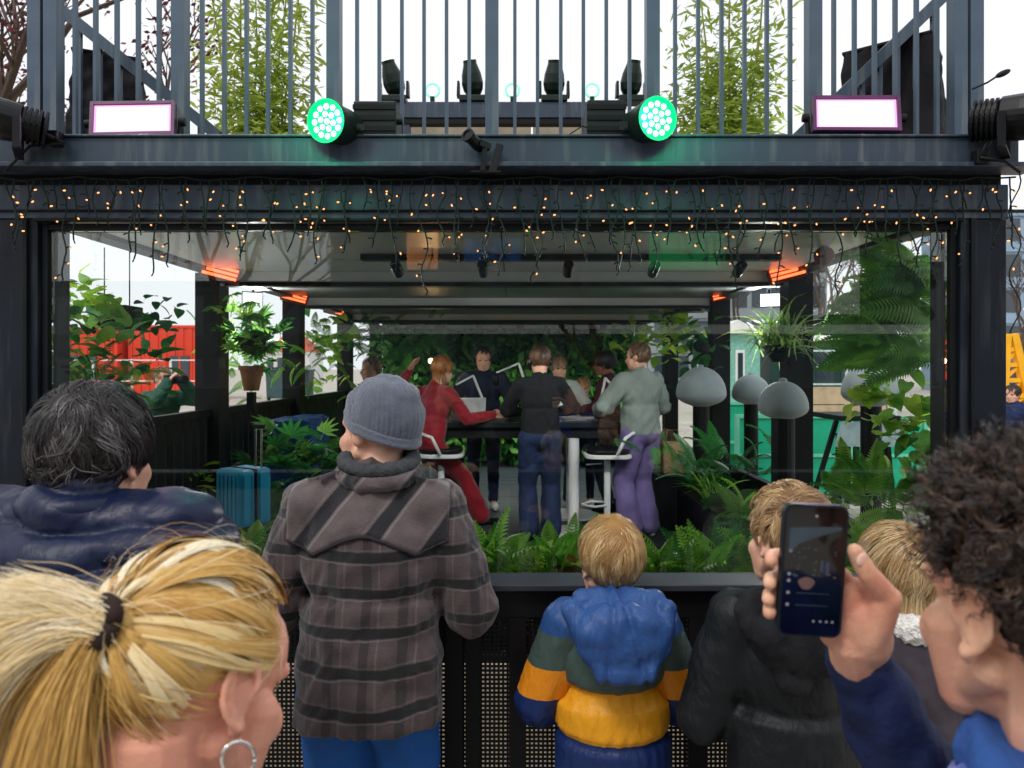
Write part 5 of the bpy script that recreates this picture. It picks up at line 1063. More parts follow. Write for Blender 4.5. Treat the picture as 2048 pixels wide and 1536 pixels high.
def simple_hair(F_, cols, n=900, L=.09, w=.0035, wave=.002, free=None, seed=1, grow=1.03, lift=.012, face=.5, clump=120, jit=.4, flow=from_crown, low=-.55, hm=None):
    hm = hm or hairmat('hair', cols); p = comb(n, seed, lambda d: hairy(d, face, low), flow, L, 7, lift, jit, wave, 9, free=free, clump=clump)
    bm_ = mat('hair_base', cols[0], .6, 0, .2, 30); q = sph(CC + np.array((0, -.012, .008)), tuple(CR * grow * np.array((.985, .93, .965))), None, 24, 16); fuse('hair_base', [q], .008, 1, bm_, F_['t'], F_['H'])
    return ribbons('hair', p, w, hm, F_['t'], F_['H'], seed=seed, rv=comb.rv if clump else None)
def eyes(F_):
    for s in (-1, 1): v, f = sph((s * .031, .087, .0), (.011, .008, .007), None, 10, 6); mk('eye', [F_['H'] @ p for p in v], f, mat('dark_eye', '#20150f', .3), F_['t'], True)
def worn(name, label, cat, F_, prims, m, vox=.006, sm_it=2, pname='shell'):
    t = thing(name, label, cat, F_['H'].translation); fuse(pname, prims, vox, sm_it, m, t, F_['H']); return t
def headphones(F_, label):
    t = thing('headphones', label, 'headphones', F_['H'].translation); pts = [F_['H'] @ Vector((.092 * math.cos(a), -.005, .02 + .115 * math.sin(a))) for a in (math.pi * k / 14 for k in range(15))]; MB().tube(pts, .009, 8).build('headband', m_black, t, smooth=True)
    for s in (-1, 1): MB().lathe([(0, 0), (.038, 0), (.04, .012), (.034, .03), (0, .034)], F_['H'] @ Vector((s * .078, -.005, -.005)), F_['H'].to_3x3() @ Vector((s, 0, 0)), 18).build('ear_cup', m_blackgloss, t)
crk = lambda a, fq, sd: (lambda co, no: a * wob(co, fq, sd) + a * .45 * wob(co, fq * 2.7, sd + 2))
# ---------------------------------------------------------------- people in the studio
m_redc = mat('crimson_cloth', '#8c1424', .6, 0, .2, 6, .2, 120, sheen=.2); m_navy = mat('navy_cloth', '#1b2136', .75, 0, .25, 8, .2, 120); m_jean = mat('dark_jeans', '#1d2a4a', .8, 0, .25, 12, .2, 160); m_blk = mat('black_knit', '#15161a', .85, 0, .25, 10, .3, 120); m_purple = mat('lilac_cord', '#75669a', .75, 0, .15, 8, .2, 150); m_greyg = mat('grey_green_jacket', '#7f8a86', .7, 0, .2, 6, .2, 100); m_shoe = mat('pale_trainers', '#d9d9d6', .5, 0, .1); m_maroon = mat('maroon_jumper', '#4a1f26', .8, 0, .25, 9, .3, 100); m_greencoat = mat('green_jacket', '#1f4d3c', .6, 0, .2, 6, .2, 60); m_pale = mat('pale_shirt', '#b9c4c0', .7, 0, .15, 6)
def loc(F_, w_): return F_.inverted() @ w_
def tloc(o, yaw, s, w_): return (Matrix.Translation(o) @ Matrix.Rotation(R(yaw), 4, 'Z') @ Matrix.Scale(s, 4)).inverted() @ Vector(w_)
o = Vector((-.74, 6.18, FZ)); yw = -48
a = figure('person in crimson leaning over the table with one arm stretched out', yw, at=o, s=1, lean=12, pel=(0, 0, .83), RH=tloc(o, yw, 1, (-.17, 6.3, 1.27)), LH=tloc(o, yw, 1, (-.93, 6.3, 1.66)), eh=((-.3, -.3, -1), (0, -.5, -.6)), hy=10, hp=10, LF=(-.1, .42, .12), RF=(.14, .5, .12), top=dict(m=m_redc, b=.012, hem=-.03, name='blouse', disp=crk(.006, 6, 1)), legs=dict(m=m_redc, b=.02, flare=.03), shoes=m_blackgloss, handdir=(None, (.6, .8, -.05)))
simple_hair(a, ('#6b3c1c', '#a8662e', '#c98a4a'), 1100, .2, .004, .006, free=-.03, seed=3)
a = figure('man in dark jacket with headphones facing us behind the table', 180, at=(-.3, 7.45, FZ), s=1.0, lean=6, LH=(-.2, .34, 1.06), RH=(.22, .34, 1.06), hp=8, top=dict(m=m_navy, b=.03, hem=-.08, disp=crk(.008, 5, 2)), legs=dict(m=m_jean), shoes=m_shoe); eyes(a); simple_hair(a, ('#171210', '#2a201b', '#3a2d26'), 700, .06, .004, seed=4); headphones(a, 'black headphones on the man in dark jacket')
a = figure('woman in black top and dark jeans standing with her back to us', 4, at=(.245, 6.02, FZ), s=.98, lean=3, LH=(-.16, .36, 1.12), RH=(.2, .36, 1.12), hp=6, top=dict(m=m_blk, b=.018, hem=-.02, name='top', disp=crk(.006, 6, 3)), legs=dict(m=m_jean, b=.03, flare=.02), shoes=m_blackgloss)
simple_hair(a, ('#2a1a12', '#5a3b26', '#8a6444'), 1100, .17, .004, .006, free=-.05, seed=5); headphones(a, 'silver grey headphones on the woman in black')
a = figure('person in pale shirt facing us behind the table', 190, at=(.5, 7.5, FZ), s=.94, LH=(-.2, .3, 1.1), RH=(.22, .3, 1.1), hp=5, top=dict(m=m_pale, b=.02, hem=-.05, name='shirt', disp=crk(.006, 6, 4)), legs=dict(m=m_jean), shoes=m_shoe); eyes(a); simple_hair(a, ('#4a3626', '#7a5c40', '#9a7a58'), 700, .16, .004, .005, free=-.05, seed=6)
a = figure('dark haired person in maroon jumper in profile by the table', 78, at=(1.02, 7.3, FZ), s=.97, lean=4, LH=(-.2, .32, 1.08), RH=(.2, .32, 1.08), hp=4, skm=skin_d, top=dict(m=m_maroon, b=.02, hem=-.06, name='jumper', disp=crk(.006, 6, 5)), legs=dict(m=m_navy), shoes=m_blackgloss); eyes(a); simple_hair(a, ('#0d0a09', '#1c1512', '#2b211c'), 1000, .13, .004, .008, free=-.06, seed=7, lift=.02)
a = figure('person in lilac trousers and grey green jacket with back turned', 32, at=(1.13, 6.15, FZ), s=1.0, lean=2, LH=(-.2, .34, 1.12), RH=(.22, .3, 1.08), hy=25, top=dict(m=m_greyg, b=.035, hem=-.02, disp=crk(.009, 5, 6)), legs=dict(m=m_purple, b=.035, flare=.03), shoes=m_shoe); simple_hair(a, ('#3a2a20', '#6b4f38', '#8f7152'), 800, .07, .004, seed=8)
a = figure('child with fair hair peeking over the table edge', 170, at=(.78, 7.7, FZ), s=.8, hs=.9, top=dict(m=m_navy, b=.03, hem=-.04, disp=crk(.006, 6, 7)), legs=dict(m=m_jean), shoes=m_shoe); eyes(a); simple_hair(a, ('#6b4a2a', '#a67c4c', '#c9a06a'), 700, .1, .004, seed=9)
a = figure('grey haired visitor behind the man in the beanie', 120, at=(-1.48, 7.4, FZ), s=.93, top=dict(m=m_blk, b=.03, hem=-.05, disp=crk(.006, 6, 8)), legs=dict(m=m_jean), shoes=m_shoe); eyes(a); simple_hair(a, ('#55504c', '#8a8682', '#b5b1ac'), 700, .06, .004, seed=10)
# outside: person with a camera, passer-by
o = Vector((-3.75, 7.5, 0)); a = figure('person in dark green jacket raising a camera outside the left side', -118, at=o, s=.99, LH=(-.05, .26, 1.57), RH=(.1, .24, 1.56), eh=((-.8, .2, -.9), (.8, .2, -.9)), handdir=((.2, .4, .6), (-.2, .4, .6)), top=dict(m=m_greencoat, b=.035, hem=-.08, disp=crk(.009, 5, 9)), legs=dict(m=m_jean), shoes=m_blackgloss); simple_hair(a, ('#6b5238', '#9a7c58', '#b89a74'), 600, .05, .004, seed=11); eyes(a)
t = thing('photo_camera', 'black camera with long lens held by the person in green', 'camera', a['H'].translation); c = a['H'] @ Vector((.02, .16, .0)); fw = (a['H'].to_3x3() @ Vector((0, 1, 0))).normalized(); Rm = a['H'].to_3x3().normalized()
MB().box(c, (.14, .07, .1), Rm).build('body', m_blackgloss, t, bevel=.008); MB().lathe([(.036, 0), (.038, .03), (.04, .14), (.045, .15), (.045, .19), (.038, .19)], c + fw * .035, fw, 20).build('lens', m_black, t)
a = figure('passer-by with dark hair and navy coat beyond the right post', 120, at=(P(2026, 0, 9.5).x, 9.5, 0), s=.84, top=dict(m=mat('navy_coat', '#1d2c52', .7, 0, .2), b=.04, hem=-.1, disp=crk(.008, 5, 1)), legs=dict(m=m_blk), shoes=m_blackgloss); simple_hair(a, ('#14100e', '#2a211c', '#3d312a'), 700, .1, .004, seed=12); eyes(a)
# ---------------------------------------------------------------- the crowd at the barrier
def child(t, n): return [c for c in t.children if c.name.split('.')[0] == n][0]
def bvh(o):
    og = ORG[o.name]; return BVHTree.FromPolygons([v.co + og for v in o.data.vertices], [tuple(p.vertices) for p in o.data.polygons])
def drape(name, o, parent, cols, m, off=.004, rows=14, thick=.004):
    """lay a shaped cloth panel on a garment: cols = list of (x, zbottom, ztop); projected from the camera side along +y"""
    b = bvh(o); v = []; f = []; n = len(cols)
    for x, z0, z1 in cols:
        for k in range(rows + 1):
            z = z0 + (z1 - z0) * k / rows; h, no, _, _ = b.ray_cast(Vector((x, -1, z)), Vector((0, 1, 0)))
            if h is None: h = Vector((x, v[-1][1] if v else 1.6, z)); no = Vector((0, -1, 0))
            v.append(h + no * off)
    for i in range(n - 1):
        for k in range(rows): a = i * (rows + 1) + k; f.append((a, a + rows + 1, a + rows + 2, a + 1))
    q = mk(name, [tuple(p) for p in v], f, m, parent, True); sd = q.modifiers.new('s', 'SOLIDIFY'); sd.thickness = thick; sd.offset = 0; return q
def plaid(name, base, dark, line, ang=0, pz=.104, px=.1, vert=True, bw=.3, ph=0.):
    m = mat(name, base, .85, 0, .18, 25, .35, 220, sheen=.25); n = m.node_tree.nodes; l = m.node_tree.links; b = n['Principled BSDF']; cur = b.inputs['Base Color'].links[0].from_socket
    tc = n.new('ShaderNodeTexCoord'); mp = n.new('ShaderNodeMapping'); mp.inputs['Rotation'].default_value = (0, ang, 0); l.new(tc.outputs['Object'], mp.inputs['Vector'])
    nz = n.new('ShaderNodeTexNoise'); nz.inputs['Scale'].default_value = 7; l.new(tc.outputs['Object'], nz.inputs['Vector']); vm = n.new('ShaderNodeVectorMath'); vm.operation = 'MULTIPLY_ADD'; vm.inputs[1].default_value = (.012, .012, .012); l.new(nz.outputs['Color'], vm.inputs[0]); l.new(mp.outputs[0], vm.inputs[2])
    sx = n.new('ShaderNodeSeparateXYZ'); l.new(vm.outputs[0], sx.inputs[0])
    def band(ax, per, lo, hi, col, fac):
        nonlocal cur
        a = n.new('ShaderNodeMath'); a.operation = 'DIVIDE'; l.new(sx.outputs[ax], a.inputs[0]); a.inputs[1].default_value = per
        ad = n.new('ShaderNodeMath'); ad.operation = 'ADD'; l.new(a.outputs[0], ad.inputs[0]); ad.inputs[1].default_value = 20 + ph
        fr = n.new('ShaderNodeMath'); fr.operation = 'FRACT'; l.new(ad.outputs[0], fr.inputs[0]); cr = n.new('ShaderNodeValToRGB'); e = cr.color_ramp.elements; e[0].position = max(0, lo - .02); e[0].color = (0, 0, 0, 1); e[1].position = min(1, hi + .02); e[1].color = (0, 0, 0, 1)
        for p in (lo, hi): q = e.new(p); q.color = (fac, fac, fac, 1)
        l.new(fr.outputs[0], cr.inputs[0]); x = n.new('ShaderNodeMix'); x.data_type = 'RGBA'; l.new(cr.outputs[0], x.inputs['Factor']); l.new(cur, x.inputs['A']); x.inputs['B'].default_value = (*S(col), 1); cur = x.outputs['Result']
    if vert:
        band('X', px, .1, .34, dark, .55); band('X', px, .55, .585, line, .35)
    band('Z', pz, .1, .1 + bw, dark, .93); band('Z', pz, .03, .055, line, .5); band('Z', pz, .1 + bw + .05, .1 + bw + .07, line, .25)
    l.new(cur, b.inputs['Base Color']); return m
m_plaid = plaid('brown_plaid', '#483c3d', '#0e0f13', '#6d6566', 0, .088, .085, True, .24); m_yoke = plaid('bias_plaid', '#564b4c', '#131419', '#7d7877', R(52), .13, .1, False, .24, .2); m_blue_jean = mat('bright_jeans', '#1f5aa5', .8, 0, .2, 9, .3, 200)
# man in plaid
def plaid_disp(co, no):
    z = co[:, 2]; f = .007 * wob(co, 4.2, 1) + .004 * wob(co, 11, 2); low = np.clip((1.25 - z) * 3, 0, 1)
    return f + low * .009 * np.sin(z * 55 + 3 * np.sin(co[:, 0] * 7)) * np.clip(1 - np.abs(z - 1.08) * 4, 0, 1)
a = figure('man in brown plaid jacket and grey beanie leaning on the barrier', 0, head_at=Vector((-.36, 1.86, 1.53)), lean=8, LH=(-.17, .3, 1.16), RH=(.17, .3, 1.16), eh=((-.45, -.35, -1), (.45, -.35, -1)), hy=58, hp=-4, vox=.009, hvox=.006, top=dict(m=m_plaid, b=.028, hem=-.085, flare=.008, vox=.008, disp=plaid_disp, sm=6), LF=(-.075, 0, .08), RF=(.075, 0, .08), legs=dict(m=m_blue_jean, b=.02, pb=-.004), shoes=m_black); PM = a
ax, ay = -.36, 1.82; jk = child(a['t'], 'jacket')
cols = [(ax + u * .2, (1.292 if abs(u) < .62 else 1.292) - (.0 if abs(u) < .1 else 0) - .052 * min(1, abs(u) / .62) ** 1.6 + (0 if abs(u) < .62 else (abs(u) - .62) * .085), 1.452 - .055 * abs(u) ** 1.6) for u in np.linspace(-1, 1, 41)]
drape('yoke', jk, a['t'], cols, m_yoke, .0035, thick=.0025)
drape('yoke_seam', jk, a['t'], [(x, z0 - .004, z0 + .003) for x, z0, z1 in cols], mat('dark_seam', '#2a272b', .9), .0055, 2, .0015)
for nm, z, rr_, th, mt in (('collar', 1.432, .096, .021, m_yoke), ('collar_lining', 1.463, .088, .021, mat('grey_fleece', '#3e4145', .95, 0, .25, 60, .6, 200))):
    pts = [Vector((ax + .015 + rr_ * math.cos(t_), 1.825 + rr_ * .95 * math.sin(t_), z + .022 * math.sin(t_))) for t_ in np.linspace(0, 2 * math.pi, 25)]
    fuse(nm, [capsule(p, q, th, th, 10) for p, q in zip(pts[:-1], pts[1:])], .007, 3, mt, a['t'], None, crk(.003, 12, 3))
tg = drape('label_tag', jk, a['t'], [(ax - .0 + u, 1.398, 1.424) for u in (-.018, 0, .018)], mat('yellow_tag', '#d8a544', .6, 0, .1), .012, 3, .002)
drape('tag_mark', jk, a['t'], [(ax + u, 1.405, 1.417) for u in (-.011, -.004)], mat('pale_mark', '#ead9b8', .6), .0145, 2, .001); drape('tag_mark', jk, a['t'], [(ax + u, 1.404, 1.417) for u in (.004, .012)], mat('pale_mark', '#ead9b8', .6), .0145, 2, .001)
H = a['H']; m_bean = mat('grey_beanie_knit', '#5b6170', .92, 0, .1, 40, .5, 300, sheen=.4)
t = thing('beanie', 'slate grey knitted beanie on the man in plaid', 'hat', H.translation)
def bdisp(co, no):
    ang = np.arctan2(co[:, 1], co[:, 0]); return .0016 * np.sin(ang * 60) + .005 * wob(co, 9, 4) * np.clip((co[:, 2] - .02) * 14, 0, 1)
q = [sph(CC + np.array((0, -.012, .006)), (.09, .115, .113), None, 28, 18), sph((0, -.07, .09), (.06, .06, .055))]; ob = fuse('crown', q, .005, 1, m_bean, t, H, bdisp)
import bmesh
bm = bmesh.new(); bm.from_mesh(ob.data); Hi = H.inverted(); og = ORG[ob.name]
bmesh.ops.delete(bm, geom=[v for v in bm.verts if (lambda p: p.z < -.005 + .42 * max(0, p.y) + .3 * min(0, p.y + .02))(Hi @ (v.co + og))], context='VERTS'); bm.to_mesh(ob.data); bm.free(); ob.modifiers.new('s', 'SOLIDIFY').thickness = .004
pts = [];
for k in range(37):
    an = 2 * math.pi * k / 36; y = .105 * math.sin(an) - .022; x = .087 * math.cos(an); z = -.005 + .42 * max(0, y) + .3 * min(0, y + .02) + .012
    e = 1.0; pts.append(H @ Vector((x, y, z)))
fuse('fold_band', [capsule(p, q, .008, .008, 8) for p, q in zip(pts[:-1], pts[1:])] + [capsule(p + Vector((0, 0, .016)), q + Vector((0, 0, .016)), .0075, .0075, 8) for p, q in zip(pts[:-1], pts[1:])], .0045, 3, m_bean, t, None)
# man in navy puffer
m_puff = mat('navy_puffer_nylon', '#0f1a38', .42, 0, .15, 10, .12, 60, wr=.14, ws=14)
def puff(h, amp, z0=0, k=.5): return lambda co, no: amp * np.abs(np.sin(np.pi * (co[:, 2] + .012 * wob(co, 2, 4) - z0) / h)) ** k + .002 * wob(co, 14, 5)
a = figure('man with tousled dark greying hair in navy puffer jacket', -6, head_at=Vector((-.765, 1.29, 1.535)), lean=5, LH=(-.22, .12, .8), RH=(.2, .12, .8), hy=-3, hp=4, hoff=(0, .02, .62), hs=1.0, vox=.009, hvox=.006, detail=True, top=dict(m=m_puff, b=.045, hem=-.12, vox=.008, disp=puff(.062, .02, .01, .5), sm=3), legs=dict(m=m_jean), shoes=m_black)
hm = hairmat('dark_greying_hair', ('#0a0809', '#141112', '#241f20', '#454041', '#8d8889'), .42, .4)
fl = lambda p, t_: from_crown(p, t_)
simple_hair(a, ('#141011', '#2b2425', '#6a6365'), 12000, .1, .0012, .008, seed=31, lift=.013, clump=170, jit=.36, low=-.72, face=.45, hm=hm, grow=1.0)
ribbons('nape_hair', comb(900, 33, lambda d: (d[:, 2] < -.35) & (d[:, 1] < -.1) & (d[:, 2] > -.95), lambda p, t_: np.array((0, -.5, -1.)) + np.zeros_like(p), .06, 6, .02, .6, .004, 8, clump=80), .0018, hm, a['t'], a['H'], seed=34)
pts = [a['U'] @ Vector((.078 * math.cos(t_), -.02 + .07 * math.sin(t_), .535)) for t_ in np.linspace(0, 6.283, 19)]; fuse('collar', [capsule(p, q, .024, .024, 10) for p, q in zip(pts[:-1], pts[1:])], .007, 3, m_puff, a['t'])
# blond boy in the colour block jacket
def bands(name, zs, cols, rough=.45):
    m = mat(name, cols[0], rough, 0, .1, 12, .2, 40, wr=.3, ws=12); n = m.node_tree.nodes; l = m.node_tree.links; b = n['Principled BSDF']; cr = n.new('ShaderNodeValToRGB'); cr.color_ramp.interpolation = 'CONSTANT'; e = cr.color_ramp.elements
    e[0].position = 0; e[0].color = (*S(cols[0]), 1); e[1].position = zs[0] / 2; e[1].color = (*S(cols[1]), 1)
    for z, c in zip(zs[1:], cols[2:]): q = e.new(z / 2); q.color = (*S(c), 1)
    tc = n.new('ShaderNodeTexCoord'); sx = n.new('ShaderNodeSeparateXYZ'); l.new(tc.outputs['Object'], sx.inputs[0]); dv = n.new('ShaderNodeMath'); dv.operation = 'MULTIPLY'; dv.inputs[1].default_value = .5; l.new(sx.outputs['Z'], dv.inputs[0]); l.new(dv.outputs[0], cr.inputs[0]); l.new(cr.outputs[0], b.inputs['Base Color']); return m
bl, gr, ye, nv = '#28497f', '#3f504b', '#e09a1e', '#172a5c'
mb_ = bands('colour_block_nylon', (.785, .9, 1.05), (nv, ye, gr, bl)); ms_ = bands('colour_block_sleeves', (.86, .945, 1.03), (nv, '#d9861c', gr, bl))
BX, BD = .256, 1.80; hc = Vector((BX, BD + .02, 1.192))
zb_ = [(.785, .01), (.9, .01), (1.05, .01)]
def bdsp(co, no):
    z = co[:, 2] * BS; d = .0
    for e, _ in zb_: d = d - .013 * np.exp(-((z - e) / .012) ** 2)
    return (d + .002 * wob(co, 6, 5) + .002 * wob(co * np.array((1, 1, .4)), 16, 6)) / BS
BS = hc.z / (Matrix.Translation((0, 0, .93)) @ Matrix.Rotation(R(-4), 4, 'X') @ Vector((0, .015, .66))).z
a = figure('blond boy in blue, green and yellow padded jacket at the barrier', 0, head_at=hc, lean=4, LH=(-.15, .3, 1.14), RH=(.15, .3, 1.14), eh=((-.55, -.4, -1), (.55, -.4, -1)), hy=12, hp=3, hs=.9, shw=.84, vox=.009, hvox=.005, detail=True, top=dict(m=mb_, sleevem=ms_, b=.044, hem=-.16, vox=.0075, disp=bdsp, sdisp=crk(.003, 8, 2), sm=5), legs=dict(m=m_jean), shoes=m_black)
hm = hairmat('blond_hair', ('#7a5730', '#a9814d', '#cfae77', '#e6cfa2'), .4)
simple_hair(a, ('#8a6538', '#c9a46a', '#ead2a2'), 9000, .11, .0011, .002, seed=41, lift=.012, clump=200, jit=.22, low=-.62, face=.4, hm=hm, grow=1.05)
hq = [sph((BX + .0, BD - .19, 1.075), (.115, .045, .085), None, 24, 16), sph((BX, BD - .1, 1.12), (.11, .1, .045)), capsule((BX - .085, BD - .12, 1.14), (BX + .085, BD - .12, 1.14), .03, .03), capsule((BX - .115, BD - .15, 1.13), (BX - .05, BD - .21, 1.005), .025, .022), capsule((BX + .115, BD - .15, 1.13), (BX + .05, BD - .21, 1.005), .025, .022), capsule((BX - .05, BD - .21, 1.003), (BX + .05, BD - .21, 1.003), .022, .022)]
def hoodd(co, no): return .004 * wob(co, 6, 2) + .003 * wob(co * np.array((1, 1, .5)), 14, 7) - .011 * np.exp(-((co[:, 0] - BX - .045 + .25 * (co[:, 2] - 1.0)) / .008) ** 2) - .009 * np.exp(-((co[:, 0] - BX + .04 - .1 * (co[:, 2] - 1.0)) / .008) ** 2)
fuse('hood', hq, .006, 4, mat('blue_nylon', bl, .45, 0, .1, 12, .2, 40, wr=.4, ws=13), a['t'], None, hoodd)
# boy in black coat
m_coat = mat('black_satin_coat', '#0f1316', .55, 0, .2, 7, .2, 40, wr=.6, ws=9)
a = figure('fair haired boy in black hooded coat behind the raised phone', 0, head_at=Vector((.622, 1.58, 1.315)), lean=4, LH=(-.16, .3, 1.1), RH=(.16, .3, 1.1), eh=((-.4, -.3, -1), (.4, -.3, -1)), hy=20, hp=2, hs=.92, shw=.88, vox=.009, hvox=.005, detail=True, top=dict(m=m_coat, b=.026, hem=-.2, vox=.009, disp=crk(.004, 4, 3), sm=5), legs=dict(m=m_blk), shoes=m_black)
simple_hair(a, ('#6b4d30', '#9a7650', '#c9aa7a'), 8000, .05, .0011, .002, seed=51, lift=.012, clump=200, jit=.5, low=-.5, face=.42, hm=hairmat('fair_hair', ('#5a3f28', '#8f6c48', '#b99668', '#d9bd8c'), .4), grow=1.04)
hx = .622; fuse('hood', [sph((hx + .02, 1.45, 1.14), (.14, .06, .085), None, 20, 12), capsule((hx - .1, 1.52, 1.18), (hx + .1, 1.52, 1.18), .035, .035), capsule((hx - .12, 1.51, 1.17), (hx - .04, 1.44, 1.05), .03, .03)], .008, 4, m_blk, a['t'], None, crk(.008, 6, 4))
# girl with long fair hair
a = figure('girl with long straight fair hair and white fur collar', 20, head_at=Vector((.945, 1.72, 1.195)), LH=(-.2, .2, .95), RH=(.2, .2, .95), hs=.9, vox=.011, top=dict(m=mat('plum_coat', '#3a333c', .7), b=.05, hem=-.15, disp=crk(.008, 5, 5)), legs=dict(m=m_jean), shoes=m_black)
simple_hair(a, ('#8a6a44', '#c4a070', '#e4cba0'), 5000, .27, .0014, .004, free=-.02, seed=61, lift=.016, clump=140, jit=.18, face=.4, hm=hairmat('long_fair_hair', ('#7a5a38', '#b08c5c', '#d4b684', '#ead7b4'), .38), grow=1.05)
pts = [a['U'] @ Vector((.09 * math.cos(t_), -.02 + .085 * math.sin(t_), .52)) for t_ in np.linspace(0, 6.283, 19)]; fuse('fur_collar', [capsule(p, q, .035, .035, 10) for p, q in zip(pts[:-1], pts[1:])], .007, 2, mat('white_fur', '#efece8', .95, 0, .1, 40, 1, 150), a['t'], None, crk(.006, 25, 2))
# ---------------------------------------------------------------- blonde woman with ponytail
bh = .8; HC = Vector((-.36, .80, 1.341))
a = figure('woman with blond ponytail and hoop earring in front on the left', -28, head_at=HC, s=.9, pel=(0, 0, .87), lean=4, LH=(-.2, .25, .9), RH=(.22, .2, .9), hy=-3, hp=22, hr=-6, hs=1.08, vox=.009, hvox=.0028, detail=True, earside=(1,), skm=skinmat('rosy_skin', '#e0a288', .35), top=dict(m=mat('blue_shirt', '#3b5674', .8, 0, .2, 8, .2, 120), b=.012, hem=-.05, name='shirt', nocollar=True, disp=crk(.005, 6, 3)), legs=dict(m=m_jean), shoes=m_black); H = a['H']; BW = a
cols = ('#a8762f', '#d0a458', '#e6c98a', '#f2e0b8', '#faf3e0'); hm = hairmat('golden_hair', cols, .42, .4)
TIE = np.array((.012, -.128, .05))
def to_tie(p, t_): return (TIE - p) / (np.linalg.norm(TIE - p, axis=1)[:, None] + 1e-6)
def reg(d): return ~((d[:, 1] > .42 - .25 * np.clip(d[:, 2], 0, 1)) & (d[:, 2] < .5)) & (d[:, 2] > -.62) & ~((np.abs(d[:, 0]) > .62) & (d[:, 2] < -.16) & (d[:, 1] > -.42))
def gather(n, seed, lift, jit):
    r = np.random.default_rng(seed); d = r.normal(size=(n * 5, 3)); d /= np.linalg.norm(d, axis=1)[:, None]; d = d[reg(d)][:n]; n = len(d); p = CC + CR * d; K_ = 14; out = np.empty((n, K_, 3)); cl = 130; cid = np.argmax(d @ d[:cl].T, axis=1); jv = r.normal(size=(cl, 3))[cid] * jit + r.normal(size=(n, 3)) * jit * .15; li = lift * (.5 + .9 * r.random(cl)[cid])
    dist = np.linalg.norm(TIE - p, axis=1)
    for k in range(K_):
        t_ = k / (K_ - 1); e = (p - CC) / CR; nn = e / CR; nn /= np.linalg.norm(nn, axis=1)[:, None]; bl_ = np.clip((t_ - .8) / .2, 0, 1)
        out[:, k] = (p + nn * (li * math.sin(math.pi * (.15 + .8 * t_)))[:, None]) * (1 - bl_ ** 2) + (TIE + jv * .012) * bl_ ** 2
        v = to_tie(p, t_) + jv * .35 * (1 - t_) + np.array((0, 0, .35)) * (1 - t_) * (d[:, 2:3] > -.1); vt = v - nn * (v * nn).sum(1)[:, None]; vt /= np.linalg.norm(vt, axis=1)[:, None] + 1e-9
        p = p + vt * (dist * 1.12 / (K_ - 1))[:, None]; e = (p - CC) / CR; p = CC + CR * e / np.linalg.norm(e, axis=1)[:, None]
    rv = np.clip(r.random(cl)[cid] * .8 + r.random(n) * .25 - .02, 0, 1)
    for k in range(K_): out[:, k] += (out[cid, k] - out[:, k]) * (.34 * math.sin(math.pi * min(1, k / K_ * 1.2)) ** 1.5)
    return out, rv
q, rv = gather(24000, 71, .014, .45); ribbons('hair', q, .00072, hm, a['t'], H, seed=71, rv=rv)
fuse('hair_base', [sph(CC + np.array((0, -.01, .012)), tuple(CR * np.array((1.0, .93, .97))), None, 24, 16), capsule(TIE + np.array((0, .05, 0)), TIE, .045, .014)], .006, 2, mat('golden_base', '#d2aa66', .5, 0, .25, 40), a['t'], H)
def tail(n, seed, r0, L, start, d0, grav, spread, rvr=(0, 1), side=None, K_=18):
    r = np.random.default_rng(seed); cl = max(8, n // 40); cid = r.integers(0, cl, n); p = np.repeat(start[None, :], n, 0) + r.normal(size=(n, 3)) * r0; d = d0 + r.normal(size=(cl, 3))[cid] * spread + r.normal(size=(n, 3)) * spread * .35; out = np.empty((n, K_, 3)); l_ = L * r.uniform(.7, 1.08, (n, 1)) / K_
    ph = r.uniform(0, 6.28, cl)[cid]
    for k in range(K_):
        out[:, k] = p + (np.sin(ph + k * .5) * .004 * k / K_)[:, None] * np.array((.6, .2, .6)); d = d / np.linalg.norm(d, axis=1)[:, None]; p = p + d * l_; d = d + grav / K_
    return out, np.clip(rvr[0] + (rvr[1] - rvr[0]) * (r.random(cl)[cid] * .7 + r.random(n) * .3), 0, 1)
tw = np.array(H @ Vector(TIE)); Hr = H.to_3x3().normalized(); bk = np.array((-1., -.12, .02))
for n, sd, L, d0, gv, sp, rr2 in ((9500, 81, .3, bk * 1.0 + np.array((0, 0, .1)), np.array((.25, -.05, -2.6)), .1, (.2, 1)), (2000, 82, .11, bk + np.array((0, 0, .62)), np.array((-.2, 0, -.5)), .1, (.5, 1)), (2800, 83, .24, bk * .6 + np.array((.1, 0, -.6)), np.array((.3, 0, -2.2)), .14, (0, .4))):
    q, rv = tail(n, sd, .007, L, tw, d0, gv, sp, rr2); ribbons('ponytail', q, .00075, hm, a['t'], None, cen=tw + np.array((0, .4, -.1)), seed=sd, rv=rv)
pts = [H @ Vector((TIE[0] + .019 * math.cos(t_), TIE[1] - .004, TIE[2] + .019 * math.sin(t_))) for t_ in np.linspace(0, 6.283, 15)]; MB().tube(pts, .0085, 8).build('hair_tie', mat('dark_hair_tie', '#2a1a14', .8), a['t'], smooth=True)
fw_ = np.random.default_rng(9); q, _ = gather(150, 76, .026, 1.0); q = q + fw_.normal(size=(len(q), 1, 3)) * .004; ribbons('flyaway_hair', q[:, :9], .0006, hm, a['t'], H, seed=77)
